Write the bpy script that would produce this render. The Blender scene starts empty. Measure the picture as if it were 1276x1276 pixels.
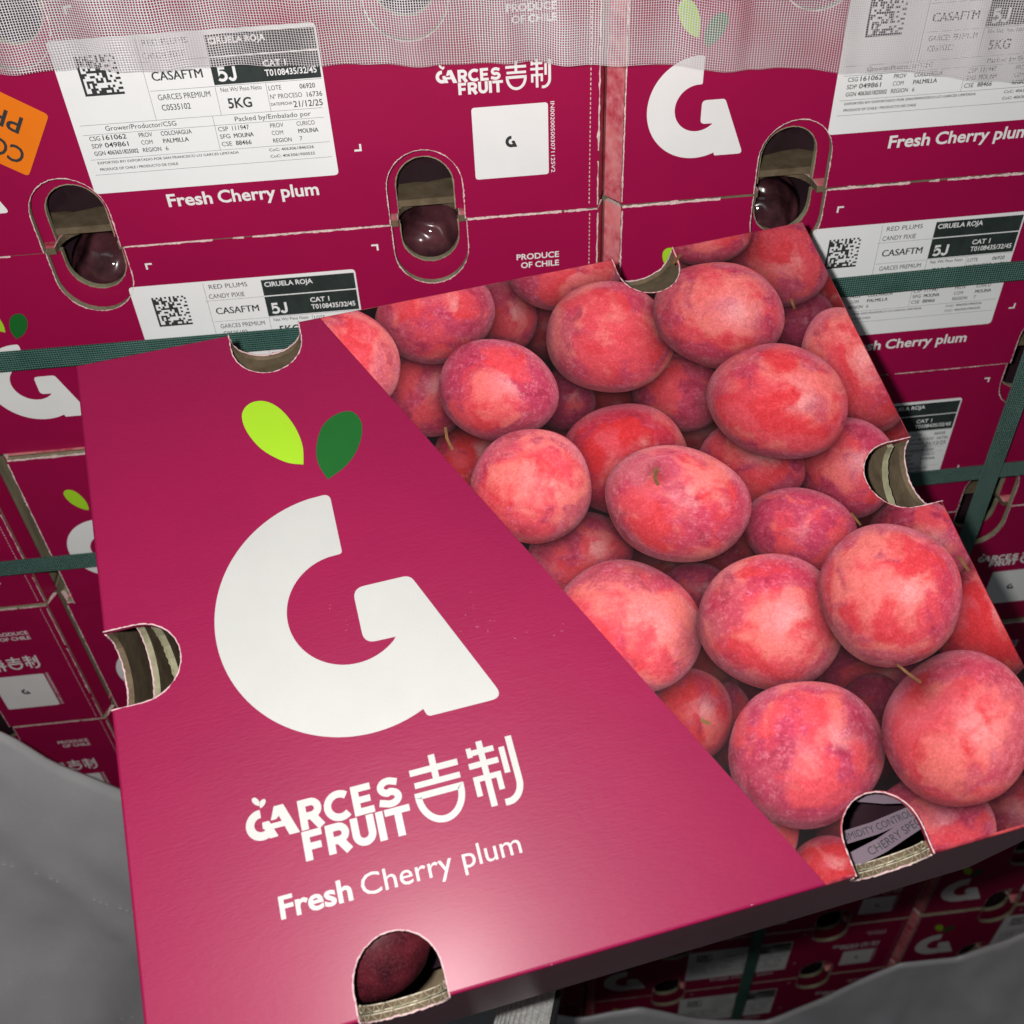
import bpy, bmesh, math, random
import numpy as np
from mathutils import Matrix, Vector

random.seed(7)
rng = np.random.default_rng(11)
sc = bpy.context.scene
COL = sc.collection

# ------------------------------------------------------------------ camera
cam_d = bpy.data.cameras.new('camera')
cam = bpy.data.objects.new('camera', cam_d); COL.objects.link(cam)
CR = ((0.99416, 0.0963, -0.0487), (-0.10108, 0.67287, -0.73282), (-0.0378, 0.73346, 0.67868))
CP = Vector((-0.10401, -0.55759, 0.2812))
m = Matrix(CR).to_quaternion().to_matrix().to_4x4(); m.translation = CP
cam.matrix_world = m
cam_d.sensor_width = 36.0
cam_d.lens = 36.0 * 1292.65 / 1276.0
cam_d.clip_start = 0.01; cam_d.clip_end = 120.0
cam_d.dof.use_dof = True
cam_d.dof.focus_distance = 0.53
cam_d.dof.aperture_fstop = 13.0
sc.camera = cam

# ------------------------------------------------------------------ light
world = bpy.data.worlds.new('World'); sc.world = world; world.use_nodes = True
bg = world.node_tree.nodes['Background']
bg.inputs[0].default_value = (0.86, 0.93, 1.0, 1); bg.inputs[1].default_value = 0.066

flash_d = bpy.data.lights.new('phone_flash', 'POINT')
flash_d.energy = 14.6; flash_d.shadow_soft_size = 0.007; flash_d.color = (1.0, 0.97, 0.93)
flash = bpy.data.objects.new('phone_flash', flash_d); COL.objects.link(flash)
flash.location = CP + Vector((-0.028, 0.012, 0.012))

# dim fill lamp added in place of ceiling light, behind and above the photographer
fill_d = bpy.data.lights.new('ceiling_fill', 'AREA')
fill_d.shape = 'RECTANGLE'; fill_d.size = 1.3; fill_d.size_y = 0.25
fill_d.energy = 1.4; fill_d.color = (0.95, 0.99, 1.0)
tube = bpy.data.objects.new('ceiling_fill', fill_d); COL.objects.link(tube)
tube.location = (-0.35, -1.15, 1.75)
tube.rotation_euler = (Vector((0, -0.1, 0)) - tube.location).to_track_quat('-Z', 'Y').to_euler()

sc.view_settings.view_transform = 'Standard'; sc.view_settings.look = 'None'
sc.view_settings.exposure = 0.0; sc.view_settings.gamma = 1.0
sc.render.engine = 'CYCLES'
sc.cycles.use_denoising = True
sc.cycles.max_bounces = 6; sc.cycles.transparent_max_bounces = 12
sc.cycles.sample_clamp_indirect = 3.0

# ------------------------------------------------------------------ helpers
def lin(r, g, b):
    f = lambda c: (c/255/12.92) if c/255 <= 0.04045 else ((c/255+0.055)/1.055)**2.4
    return (f(r), f(g), f(b), 1.0)

def tag(o, label=None, cat=None, group=None, kind=None):
    if label: o['label'] = label
    if cat: o['category'] = cat
    if group: o['group'] = group
    if kind: o['kind'] = kind
    return o

def empty(name, mw=None, parent=None):
    o = bpy.data.objects.new(name, None); COL.objects.link(o)
    o.empty_display_size = 0.02
    if parent: o.parent = parent
    if mw is not None: o.matrix_world = mw
    return o

def mesh_obj(name, verts, faces, mats, parent=None, midx=None, smooth=False):
    me = bpy.data.meshes.new(name); me.from_pydata([tuple(v) for v in verts], [], faces)
    for mt in (mats if isinstance(mats, (list, tuple)) else [mats]): me.materials.append(mt)
    if midx is not None: me.polygons.foreach_set('material_index', midx)
    if smooth: me.polygons.foreach_set('use_smooth', [True]*len(me.polygons))
    me.update()
    o = bpy.data.objects.new(name, me); COL.objects.link(o)
    if parent: o.parent = parent
    return o

def copy_tree(o, parent=None):
    c = o.copy(); COL.objects.link(c); c.parent = parent
    c.matrix_parent_inverse = o.matrix_parent_inverse
    for ch in o.children: copy_tree(ch, c)
    return c

# ---- numpy gradient noise
_perm = rng.permutation(256); _perm = np.concatenate([_perm, _perm, _perm])
_grad = rng.normal(size=(256, 3)); _grad /= np.linalg.norm(_grad, axis=1)[:, None]
def noise3(p):
    p = np.asarray(p, float); i = np.floor(p).astype(int); f = p - i; i &= 255
    u = f*f*f*(f*(f*6-15)+10); out = 0
    for dx in (0, 1):
        for dy in (0, 1):
            for dz in (0, 1):
                h = _perm[_perm[_perm[i[..., 0]+dx]+i[..., 1]+dy]+i[..., 2]+dz]
                g = _grad[h]; d = f - np.array([dx, dy, dz])
                w = (u[..., 0] if dx else 1-u[..., 0])*(u[..., 1] if dy else 1-u[..., 1])*(u[..., 2] if dz else 1-u[..., 2])
                out = out + w*(g*d).sum(-1)
    return out
def fbm(p, n=4, gain=0.5):
    s = 0; a = 1.0; t = 0
    for k in range(n):
        s = s + a*noise3(p*2.0**k + 17.3*k); t += a; a *= gain
    return s/t*1.6
def sstep(a, b, x):
    t = np.clip((x-a)/(b-a), 0, 1); return t*t*(3-2*t)

# ------------------------------------------------------------------ materials
def base_mat(name, color, rough=0.5, spec=0.4, coat=0.0, coat_rough=0.2):
    mt = bpy.data.materials.new(name); mt.use_nodes = True
    b = mt.node_tree.nodes['Principled BSDF']
    b.inputs['Base Color'].default_value = color
    b.inputs['Roughness'].default_value = rough
    b.inputs['Specular IOR Level'].default_value = spec
    b.inputs['Coat Weight'].default_value = coat
    b.inputs['Coat Roughness'].default_value = coat_rough
    return mt, mt.node_tree, b

def nd(t, typ, **kw):
    n = t.nodes.new(typ)
    for k, v in kw.items(): setattr(n, k, v)
    return n

def obj_noise(t, scale, stretch=(1, 1, 1), detail=4, rough=0.6, coord='Object'):
    tc = nd(t, 'ShaderNodeTexCoord'); mp = nd(t, 'ShaderNodeMapping'); mp.inputs['Scale'].default_value = stretch
    nz = nd(t, 'ShaderNodeTexNoise'); nz.inputs['Scale'].default_value = scale; nz.inputs['Detail'].default_value = detail
    nz.inputs['Roughness'].default_value = rough
    t.links.new(tc.outputs[coord], mp.inputs[0]); t.links.new(mp.outputs[0], nz.inputs['Vector'])
    return nz

def add_bump(t, b, src, strength, dist):
    bp = nd(t, 'ShaderNodeBump'); bp.inputs['Strength'].default_value = strength; bp.inputs['Distance'].default_value = dist
    t.links.new(src, bp.inputs['Height']); t.links.new(bp.outputs[0], b.inputs['Normal']); return bp

def mix_col(t, fac, c1, c2):
    mx = nd(t, 'ShaderNodeMix', data_type='RGBA')
    if hasattr(fac, 'is_output'): t.links.new(fac, mx.inputs[0])
    else: mx.inputs[0].default_value = fac
    for k, c in ((6, c1), (7, c2)):
        if hasattr(c, 'is_output'): t.links.new(c, mx.inputs[k])
        else: mx.inputs[k].default_value = c
    return mx.outputs[2]

def ramp(t, src, a, b_):
    r = nd(t, 'ShaderNodeMapRange'); r.inputs[1].default_value = a; r.inputs[2].default_value = b_
    t.links.new(src, r.inputs[0]); return r.outputs[0]

MAG = (0.350, 0.0042, 0.064, 1)
MAG2 = (0.275, 0.0045, 0.056, 1)
def fibre(t, b, mag, scale=900, strength=0.25, dist=0.0002, stretch=(0.25, 1, 1)):
    """laminated corrugated board: faint fibre relief, low-frequency waviness and a touch of colour drift"""
    n1 = obj_noise(t, scale, stretch, 5, 0.65)
    n2 = obj_noise(t, 42, (0.4, 1, 1), 3)
    ad = nd(t, 'ShaderNodeMath', operation='ADD'); mu = nd(t, 'ShaderNodeMath', operation='MULTIPLY'); mu.inputs[1].default_value = 1.9
    t.links.new(n2.outputs[0], mu.inputs[0]); t.links.new(n1.outputs[0], ad.inputs[0]); t.links.new(mu.outputs[0], ad.inputs[1])
    add_bump(t, b, ad.outputs[0], strength, dist)
    return n1, n2

def make_magenta(name, col, rough, coat, coat_rough, strength):
    mt, t, b = base_mat(name, col, rough, 0.24, coat, coat_rough)
    n1, n2 = fibre(t, b, col, strength=strength)
    dark = (col[0]*0.86, col[1]*0.86, col[2]*0.9, 1)
    n3 = obj_noise(t, 9, (1, 1, 1), 5)
    c = mix_col(t, ramp(t, n3.outputs[0], 0.3, 0.7), dark, col)
    t.links.new(c, b.inputs['Base Color'])
    return mt, t, b, c

M = {}
M['front_gloss'] = make_magenta('magenta_gloss_board', MAG2, 0.35, 0.35, 0.2, 0.25)[0]
M['front'] = make_magenta('magenta_board', MAG, 0.42, 0.15, 0.3, 0.18)[0]

# lid: magenta left of the printed diagonal, plum-red print right of it
mt, t, b, c = make_magenta('lid_print', MAG2, 0.5, 0.17, 0.30, 0.7)
tc = nd(t, 'ShaderNodeTexCoord'); sx = nd(t, 'ShaderNodeSeparateXYZ'); t.links.new(tc.outputs['Object'], sx.inputs[0])
ma = nd(t, 'ShaderNodeMath', operation='MULTIPLY_ADD'); ma.inputs[1].default_value = 0.452; ma.inputs[2].default_value = -0.0003
t.links.new(sx.outputs[1], ma.inputs[0])
ad = nd(t, 'ShaderNodeMath', operation='ADD'); t.links.new(sx.outputs[0], ad.inputs[0]); t.links.new(ma.outputs[0], ad.inputs[1])
gt = nd(t, 'ShaderNodeMath', operation='GREATER_THAN'); gt.inputs[1].default_value = 0.0; t.links.new(ad.outputs[0], gt.inputs[0])
np_ = obj_noise(t, 60, (1, 1, 1), 4)
pr = mix_col(t, ramp(t, np_.outputs[0], 0.4, 0.65), lin(120, 25, 50), lin(205, 80, 85))
t.links.new(mix_col(t, gt.outputs[0], c, pr), b.inputs['Base Color'])
M['lid'] = mt

# printed photograph of plums: colour attribute carries the print, nodes add screen grain and the lacquer
mt, t, b = base_mat('plum_photo_print', (1, 1, 1, 1), 0.45, 0.18, 0.10, 0.34)
at = nd(t, 'ShaderNodeAttribute', attribute_name='print')
n1, n2 = fibre(t, b, None, strength=0.3)
nz = obj_noise(t, 1500, (1, 1, 1), 2)
g = nd(t, 'ShaderNodeMix', data_type='RGBA', blend_type='OVERLAY'); g.inputs[0].default_value = 0.30
t.links.new(at.outputs['Color'], g.inputs[6]); t.links.new(nz.outputs[0], g.inputs[7])
t.links.new(g.outputs[2], b.inputs['Base Color'])
M['photo'] = mt

def simple(name, col, rough=0.5, spec=0.4, nscale=None, namp=0.15, bump=0.0, bscale=600, coat=0.0, stretch=(1, 1, 1)):
    mt, t, b = base_mat(name, col, rough, spec, coat)
    if nscale:
        n = obj_noise(t, nscale, stretch, 5)
        lo = tuple(x*(1-namp) for x in col[:3]) + (1,); hi = tuple(min(1, x*(1+namp)) for x in col[:3]) + (1,)
        t.links.new(mix_col(t, ramp(t, n.outputs[0], 0.3, 0.7), lo, hi), b.inputs['Base Color'])
    if bump:
        n = obj_noise(t, bscale, stretch, 4); add_bump(t, b, n.outputs[0], bump, 0.0004)
    M[name] = mt
    return mt
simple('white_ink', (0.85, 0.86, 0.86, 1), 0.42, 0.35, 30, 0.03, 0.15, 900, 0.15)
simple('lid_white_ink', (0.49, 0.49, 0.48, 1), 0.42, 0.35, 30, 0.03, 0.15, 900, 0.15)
simple('label_paper', (0.86, 0.88, 0.89, 1), 0.5, 0.4, 25, 0.02, 0.05, 500)
simple('black_ink', (0.035, 0.038, 0.04, 1), 0.55, 0.3)
simple('thermal_black', (0.028, 0.04, 0.038, 1), 0.4, 0.4, 60, 0.3)
simple('grey_ink', (0.22, 0.23, 0.24, 1), 0.55, 0.3)
simple('lime_ink', lin(165, 215, 45), 0.42, 0.35, 20, 0.05, 0.12, 900, 0.12)
simple('green_ink', lin(28, 105, 42), 0.42, 0.35, 20, 0.08, 0.12, 900, 0.12)
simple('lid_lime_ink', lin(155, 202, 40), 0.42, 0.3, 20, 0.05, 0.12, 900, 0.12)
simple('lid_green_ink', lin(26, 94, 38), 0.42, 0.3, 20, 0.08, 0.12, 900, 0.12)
simple('kraft', (0.29, 0.275, 0.18, 1), 0.85, 0.2, 90, 0.28, 0.5, 700, stretch=(1, 1, 0.25))
simple('liner_edge', (0.58, 0.51, 0.40, 1), 0.8, 0.2, 300, 0.25)
simple('flute', (0.27, 0.22, 0.155, 1), 0.8, 0.2, 300, 0.2)
simple('kraft_dark', (0.145, 0.108, 0.068, 1), 0.85, 0.2, 120, 0.3, 0.5, 700)
simple('torn_paper', (0.74, 0.57, 0.55, 1), 0.9, 0.1, 700, 0.35, 0.6, 900)
simple('cut_liner', (0.66, 0.45, 0.47, 1), 0.8, 0.15, 500, 0.15)
simple('orange', lin(240, 125, 25), 0.4, 0.4, 25, 0.05)
simple('printed_stem', lin(116, 82, 52), 0.45, 0.3, 300, 0.35)
simple('scuff', (0.50, 0.24, 0.32, 1), 0.8, 0.2)
simple('shadow_print', lin(34, 10, 16), 0.42, 0.35, 40, 0.5, 0.15, 900, 0.2)
simple('band', (0.17, 0.125, 0.16, 1), 0.3, 0.5)
simple('wrapped_plum', (0.030, 0.011, 0.017, 1), 0.13, 0.6, 40, 0.5, 0.8, 45, 0.5)
simple('webbing', (0.62, 0.62, 0.60, 1), 0.8, 0.2, 400, 0.3)
simple('webbing_dark', (0.03, 0.03, 0.032, 1), 0.8, 0.2)

# generic plum print on carton flanks
mt, t, b = base_mat('flank_print', (1, 1, 1, 1), 0.5, 0.35)
n = obj_noise(t, 26, (1, 1, 1), 3); n2 = obj_noise(t, 150, (1, 1, 1), 4)
c = mix_col(t, ramp(t, n.outputs[0], 0.42, 0.6), lin(196, 62, 84), lin(236, 138, 140))
c = mix_col(t, ramp(t, n2.outputs[0], 0.35, 0.75), c, lin(240, 160, 165))
vo = nd(t, 'ShaderNodeTexVoronoi'); vo.inputs['Scale'].default_value = 17
tc = nd(t, 'ShaderNodeTexCoord'); t.links.new(tc.outputs['Object'], vo.inputs['Vector'])
c = mix_col(t, ramp(t, vo.outputs['Distance'], 0.80, 0.95), c, lin(110, 30, 48))
t.links.new(c, b.inputs['Base Color']); M['flank'] = mt

# plum skin
mt, t, b = base_mat('plum_skin', (1, 1, 1, 1), 0.42, 0.4)
n = obj_noise(t, 60, (1, 1, 1), 5); n2 = obj_noise(t, 900, (1, 1, 1), 3)
c = mix_col(t, ramp(t, n.outputs[0], 0.35, 0.7), lin(52, 14, 22), lin(108, 34, 46))
c = mix_col(t, ramp(t, n2.outputs[0], 0.5, 0.95), c, lin(112, 62, 72))
t.links.new(c, b.inputs['Base Color']); M['plum'] = mt

# liner bag film: dark purple, glossy, wrinkled
mt, t, b = base_mat('bag_film', (0.028, 0.014, 0.020, 1), 0.22, 0.55, 0.5, 0.08)
n = obj_noise(t, 26, (1, 1, 0.45), 1.5, 0.5); add_bump(t, b, n.outputs[0], 0.8, 0.010); M['film'] = mt

mt, t, b = base_mat('wrapped_fruit', (0.035, 0.012, 0.017, 1), 0.24, 0.5, 0.6, 0.06)
tc = nd(t, 'ShaderNodeTexCoord'); wv = nd(t, 'ShaderNodeTexWave'); wv.inputs['Scale'].default_value = 22; wv.inputs['Distortion'].default_value = 7; wv.inputs['Detail'].default_value = 2.5; wv.inputs['Detail Scale'].default_value = 1.2
t.links.new(tc.outputs['Object'], wv.inputs['Vector']); add_bump(t, b, wv.outputs[0], 0.55, 0.004)
n = obj_noise(t, 45, (1, 1, 1), 4)
t.links.new(mix_col(t, ramp(t, n.outputs[0], 0.35, 0.7), (0.020, 0.007, 0.010, 1), (0.11, 0.036, 0.045, 1)), b.inputs['Base Color']); M['wrap'] = mt

# green strapping with an embossed diamond lattice
mt, t, b = base_mat('green_strap', (0.022, 0.105, 0.075, 1), 0.30, 0.5)
tc = nd(t, 'ShaderNodeTexCoord'); mp = nd(t, 'ShaderNodeMapping'); mp.inputs['Rotation'].default_value = (0, 0, math.radians(45))
t.links.new(tc.outputs['UV'], mp.inputs[0]); sp = nd(t, 'ShaderNodeSeparateXYZ'); t.links.new(mp.outputs[0], sp.inputs[0])
outs = []
for k in (0, 1):
    a1 = nd(t, 'ShaderNodeMath', operation='MULTIPLY'); a1.inputs[1].default_value = 2*math.pi/0.0021
    s1 = nd(t, 'ShaderNodeMath', operation='SINE'); t.links.new(sp.outputs[k], a1.inputs[0]); t.links.new(a1.outputs[0], s1.inputs[0]); outs.append(s1)
mu = nd(t, 'ShaderNodeMath', operation='MULTIPLY'); t.links.new(outs[0].outputs[0], mu.inputs[0]); t.links.new(outs[1].outputs[0], mu.inputs[1])
add_bump(t, b, mu.outputs[0], 0.9, 0.0006)
n = obj_noise(t, 40, (1, 1, 1), 4)
t.links.new(mix_col(t, ramp(t, n.outputs[0], 0.3, 0.7), (0.044, 0.130, 0.108, 1), (0.075, 0.180, 0.150, 1)), b.inputs['Base Color'])
M['strap'] = mt

# woven net: threads opaque, holes open (UV in metres)
def net_mat(name, pitch_u, pitch_v, fill_u, fill_v, col, diag=0.0):
    mt = bpy.data.materials.new(name); mt.use_nodes = True; t = mt.node_tree
    b = t.nodes['Principled BSDF']; out = t.nodes['Material Output']
    b.inputs['Base Color'].default_value = col; b.inputs['Roughness'].default_value = 0.38; b.inputs['Specular IOR Level'].default_value = 0.6
    tc = nd(t, 'ShaderNodeTexCoord'); sp = nd(t, 'ShaderNodeSeparateXYZ'); t.links.new(tc.outputs['UV'], sp.inputs[0])
    wob = nd(t, 'ShaderNodeTexNoise'); wob.inputs['Scale'].default_value = 60; wob.inputs['Detail'].default_value = 2
    t.links.new(tc.outputs['UV'], wob.inputs['Vector'])
    ws = nd(t, 'ShaderNodeSeparateColor'); t.links.new(wob.outputs['Color'], ws.inputs[0])
    masks = []; hs = []
    for k, (pitch, fill) in enumerate(((pitch_u, fill_u), (pitch_v, fill_v))):
        w = nd(t, 'ShaderNodeMath', operation='MULTIPLY_ADD'); w.inputs[1].default_value = 0.0012
        t.links.new(ws.outputs[k], w.inputs[0]); t.links.new(sp.outputs[k], w.inputs[2])
        d = nd(t, 'ShaderNodeMath', operation='DIVIDE'); d.inputs[1].default_value = pitch; t.links.new(w.outputs[0], d.inputs[0])
        fr = nd(t, 'ShaderNodeMath', operation='FRACT'); t.links.new(d.outputs[0], fr.inputs[0])
        c0 = nd(t, 'ShaderNodeMath', operation='SUBTRACT'); c0.inputs[1].default_value = 0.5; t.links.new(fr.outputs[0], c0.inputs[0])
        ab = nd(t, 'ShaderNodeMath', operation='ABSOLUTE'); t.links.new(c0.outputs[0], ab.inputs[0])
        lt = nd(t, 'ShaderNodeMath', operation='LESS_THAN'); t.links.new(ab.outputs[0], lt.inputs[0])
        un = nd(t, 'ShaderNodeTexNoise'); un.inputs['Scale'].default_value = 14; un.inputs['Detail'].default_value = 3; t.links.new(tc.outputs['UV'], un.inputs['Vector'])
        mr = nd(t, 'ShaderNodeMapRange'); mr.inputs[1].default_value = 0.3; mr.inputs[2].default_value = 0.7; mr.inputs[3].default_value = fill*0.30; mr.inputs[4].default_value = fill*0.74
        t.links.new(un.outputs[0], mr.inputs[0]); t.links.new(mr.outputs[0], lt.inputs[1])
        masks.append(lt); hs.append(ab)
    mx = nd(t, 'ShaderNodeMath', operation='MAXIMUM'); t.links.new(masks[0].outputs[0], mx.inputs[0]); t.links.new(masks[1].outputs[0], mx.inputs[1])
    mn = nd(t, 'ShaderNodeMath', operation='MINIMUM'); t.links.new(hs[0].outputs[0], mn.inputs[0]); t.links.new(hs[1].outputs[0], mn.inputs[1])
    inv = nd(t, 'ShaderNodeMath', operation='SUBTRACT'); inv.inputs[0].default_value = 0.5; t.links.new(mn.outputs[0], inv.inputs[1])
    add_bump(t, b, inv.outputs[0], 0.6, 0.0006)
    tr = nd(t, 'ShaderNodeBsdfTransparent'); ms = nd(t, 'ShaderNodeMixShader')
    t.links.new(mx.outputs[0], ms.inputs[0]); t.links.new(tr.outputs[0], ms.inputs[1]); t.links.new(b.outputs[0], ms.inputs[2])
    t.links.new(ms.outputs[0], out.inputs[0])
    M[name] = mt
net_mat('net', 0.00135, 0.00115, 0.275, 0.225, (0.72, 0.69, 0.72, 1))

mt, t, b = base_mat('grey_sheet', (0.21, 0.205, 0.21, 1), 0.62, 0.3)
n = obj_noise(t, 7, (1, 1, 1), 5); n2 = obj_noise(t, 1400, (1, 1, 1), 2)
c = mix_col(t, ramp(t, n.outputs[0], 0.3, 0.7), (0.38, 0.37, 0.39, 1), (0.48, 0.47, 0.49, 1))
c = mix_col(t, ramp(t, n2.outputs[0], 0.69, 0.74), c, (0.80, 0.80, 0.81, 1))  # pale specks paint the weave's glints into the colour
t.links.new(c, b.inputs['Base Color'])
b.inputs['Roughness'].default_value = 0.42; b.inputs['Specular IOR Level'].default_value = 0.5
cr = obj_noise(t, 9, (1, 1, 0.6), 2.5, 0.5)
add_bump(t, b, cr.outputs[0], 0.45, 0.02)
tr = nd(t, 'ShaderNodeBsdfTransparent'); ms = nd(t, 'ShaderNodeMixShader'); ms.inputs[0].default_value = 0.14   # open weave
t.links.new(b.outputs[0], ms.inputs[1]); t.links.new(tr.outputs[0], ms.inputs[2])
t.links.new(ms.outputs[0], t.nodes['Material Output'].inputs[0]); M['sheet'] = mt

# ------------------------------------------------------------------ flat shapes, text and logo strokes (mm, in the plane of the print)
class Flat:
    """collects flat polygons (mm, x right, y up) with small z steps so that no two lie in one plane"""
    def __init__(s): s.v = []; s.f = []; s.z = 0.0
    def poly(s, pts, z=None):
        if z is None: z = s.z; s.z += 0.012
        n = len(s.v); s.v += [(p[0], p[1], z) for p in pts]; s.f.append(tuple(range(n, n+len(pts))))
    def mesh(s, v, f, z=0.0):
        n = len(s.v); s.v += [(p[0], p[1], z) for p in v]; s.f += [tuple(i+n for i in q) for q in f]
    def ribbon(s, pts, w, closed=False):
        P = [np.array(p, float) for p in pts]; n = len(P); L_, R_ = [], []
        for i in range(n):
            a = P[i-1] if (i > 0 or closed) else None; c_ = P[(i+1) % n] if (i < n-1 or closed) else None
            d1 = (P[i]-a)/np.linalg.norm(P[i]-a) if a is not None else None
            d2 = (c_-P[i])/np.linalg.norm(c_-P[i]) if c_ is not None else None
            if d1 is None: d1 = d2
            if d2 is None: d2 = d1
            n1 = np.array([-d1[1], d1[0]]); n2 = np.array([-d2[1], d2[0]]); nn = n1+n2; nn /= np.linalg.norm(nn)
            k = w/2/max(0.45, nn@n1); L_.append(P[i]+nn*k); R_.append(P[i]-nn*k)
        z = s.z; s.z += 0.012
        for i in range(n if closed else n-1):
            j = (i+1) % n; s.poly([R_[i], R_[j], L_[j], L_[i]], z)
    def rect(s, x0, y0, x1, y1): s.poly([(x0, y0), (x1, y0), (x1, y1), (x0, y1)])
    def xf(s, sx=1, sy=None, ox=0, oy=0, rot=0):
        sy = sx if sy is None else sy; r = Flat(); c_, n_ = math.cos(rot), math.sin(rot); r.z = s.z
        for x, y, z in s.v:
            x, y = x*sx, y*sy; r.v.append((x*c_-y*n_+ox, x*n_+y*c_+oy, z))
        r.f = list(s.f); return r
    def add(s, o):
        n = len(s.v); s.v += o.v; s.f += [tuple(i+n for i in q) for q in o.f]; s.z = max(s.z, o.z); return s
    def build(s, name, mat_, parent, frame, lift):
        """frame: (origin, ex, ey, en) of the printed face in the parent's space; lift in metres"""
        O, ex, ey, en = frame
        V = np.array(s.v)*0.001
        W_ = O + V[:, :1]*ex + V[:, 1:2]*ey + (V[:, 2:3]+lift)*en
        return mesh_obj(name, W_, s.f, mat_, parent)

_tc = {}
def text_arrays(txt, bold=0.0):
    key = (txt, bold)
    if key in _tc: return _tc[key]
    cu = bpy.data.curves.new('t', 'FONT'); cu.body = txt; cu.size = 1.0; cu.resolution_u = 3; cu.offset = bold; cu.fill_mode = 'FRONT'
    o = bpy.data.objects.new('t', cu); COL.objects.link(o)
    dg = bpy.context.evaluated_depsgraph_get()
    me = bpy.data.meshes.new_from_object(o.evaluated_get(dg))
    v = np.array([w.co[:2] for w in me.vertices]) if len(me.vertices) else np.zeros((1, 2))
    f = [tuple(p.vertices) for p in me.polygons]
    bpy.data.objects.remove(o); bpy.data.curves.remove(cu); bpy.data.meshes.remove(me)
    _tc[key] = (v, f); return v, f
_H = text_arrays('H')[0]; CAPH = _H[:, 1].max()-_H[:, 1].min(); CAP0 = _H[:, 1].min()
def put_text(fl, txt, x, y, cap, width=None, bold=0.012, align='l'):
    v, f = text_arrays(txt, bold); v = v.copy()
    sy = cap/CAPH; x0, x1 = v[:, 0].min(), v[:, 0].max()
    sx = sy if width is None else width/(x1-x0)
    v[:, 0] = (v[:, 0]-x0)*sx; v[:, 1] = (v[:, 1]-CAP0)*sy
    if align == 'r': v[:, 0] -= (x1-x0)*sx
    v += np.array([x, y]); fl.mesh(v, f, 0.0)
    return (x1-x0)*sx

def arc(cx, cy, rx, ry, a0, a1, n=16):
    return [(cx+rx*math.cos(math.radians(a0+(a1-a0)*i/n)), cy+ry*math.sin(math.radians(a0+(a1-a0)*i/n))) for i in range(n+1)]

def round_poly(pts, radii, n=5):
    """polygon with filleted corners"""
    out = []; N = len(pts)
    for i in range(N):
        p = np.array(pts[i], float); a = np.array(pts[i-1], float); c_ = np.array(pts[(i+1) % N], float); r = radii[i] if hasattr(radii, '__len__') else radii
        if r <= 0: out.append(tuple(p)); continue
        u = (a-p); lu = np.linalg.norm(u); u /= lu; w = (c_-p); lw = np.linalg.norm(w); w /= lw
        d = min(r, lu*0.49, lw*0.49)
        for k in range(n+1):
            s = k/n; q = (1-s)**2*(p+u*d)+2*s*(1-s)*p+s*s*(p+w*d); out.append(tuple(q))
    return out

# the G mark (lid millimetres)
def g_mark():
    cx, cy, Ro, Ri = -92.0, 2.6, 59.6, 27.1
    a_top = math.degrees(math.acos((-88.8-cx)/Ro)); a_in = math.degrees(math.acos((-88.8-cx)/Ri))
    a_ft = math.degrees(math.atan2(-52.6-cy, -68.4-cx)) + 360
    a_pt = math.degrees(math.atan2(-16.6-cy, -73.2-cx)) + 360
    p = []
    o = arc(cx, cy, Ro, Ro, a_top+4, a_ft, 70)
    tip_o = round_poly([o[1], (-88.7, cy+Ro*0.999), (-88.7, cy+Ri*1.0), arc(cx, cy, Ri, Ri, a_in, a_in+15, 2)[1]], [0, 4.2, 3.8, 0], 6)
    foot = round_poly([o[-1], (-67.5, -56.0), (-33.0, -56.0), (-60.5, 11.2), (-87.6, 11.2), (-87.6, -16.3), (-73.2, -16.6)], [0, 2.5, 6.0, 3.5, 5.5, 5.5, 0], 7)
    inner = arc(cx, cy, Ri, Ri, a_pt, a_in+9, 50)
    p = o[2:-1] + foot + inner[1:-1]
    # tip: inner end -> tip corners -> outer start
    p += list(reversed(tip_o))[1:-1]
    f = Flat(); f.poly(p); return f
def leaf(pts):
    f = Flat(); P = np.array(pts, float); n = len(P); out = []
    for i in range(n):                       # Catmull-Rom through the outline, sharp at the first point
        p0, p1, p2, p3 = P[i-1], P[i], P[(i+1) % n], P[(i+2) % n]
        if i == 0: p0 = p1
        if (i+1) % n == 0: p3 = p2
        for k in range(6):
            s = k/6; out.append(0.5*((2*p1)+(-p0+p2)*s+(2*p0-5*p1+4*p2-p3)*s*s+(-p0+3*p1-3*p2+p3)*s**3))
    f.poly([tuple(q) for q in out]); return f
LEAF_L = leaf([(-98.0, 81.0), (-106.3, 84.6), (-116.1, 94.2), (-121.9, 106.5), (-122.6, 116.6), (-117.9, 122.0), (-110.6, 121.6), (-103.8, 115.3), (-98.6, 103.8), (-96.6, 91.6)])
LEAF_R = leaf([(-88.1, 70.0), (-79.4, 74.4), (-72.6, 80.6), (-67.6, 89.3), (-66.0, 98.0), (-69.3, 104.9), (-76.8, 105.4), (-84.9, 100.4), (-90.0, 89.8), (-91.0, 80.0)])

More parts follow.
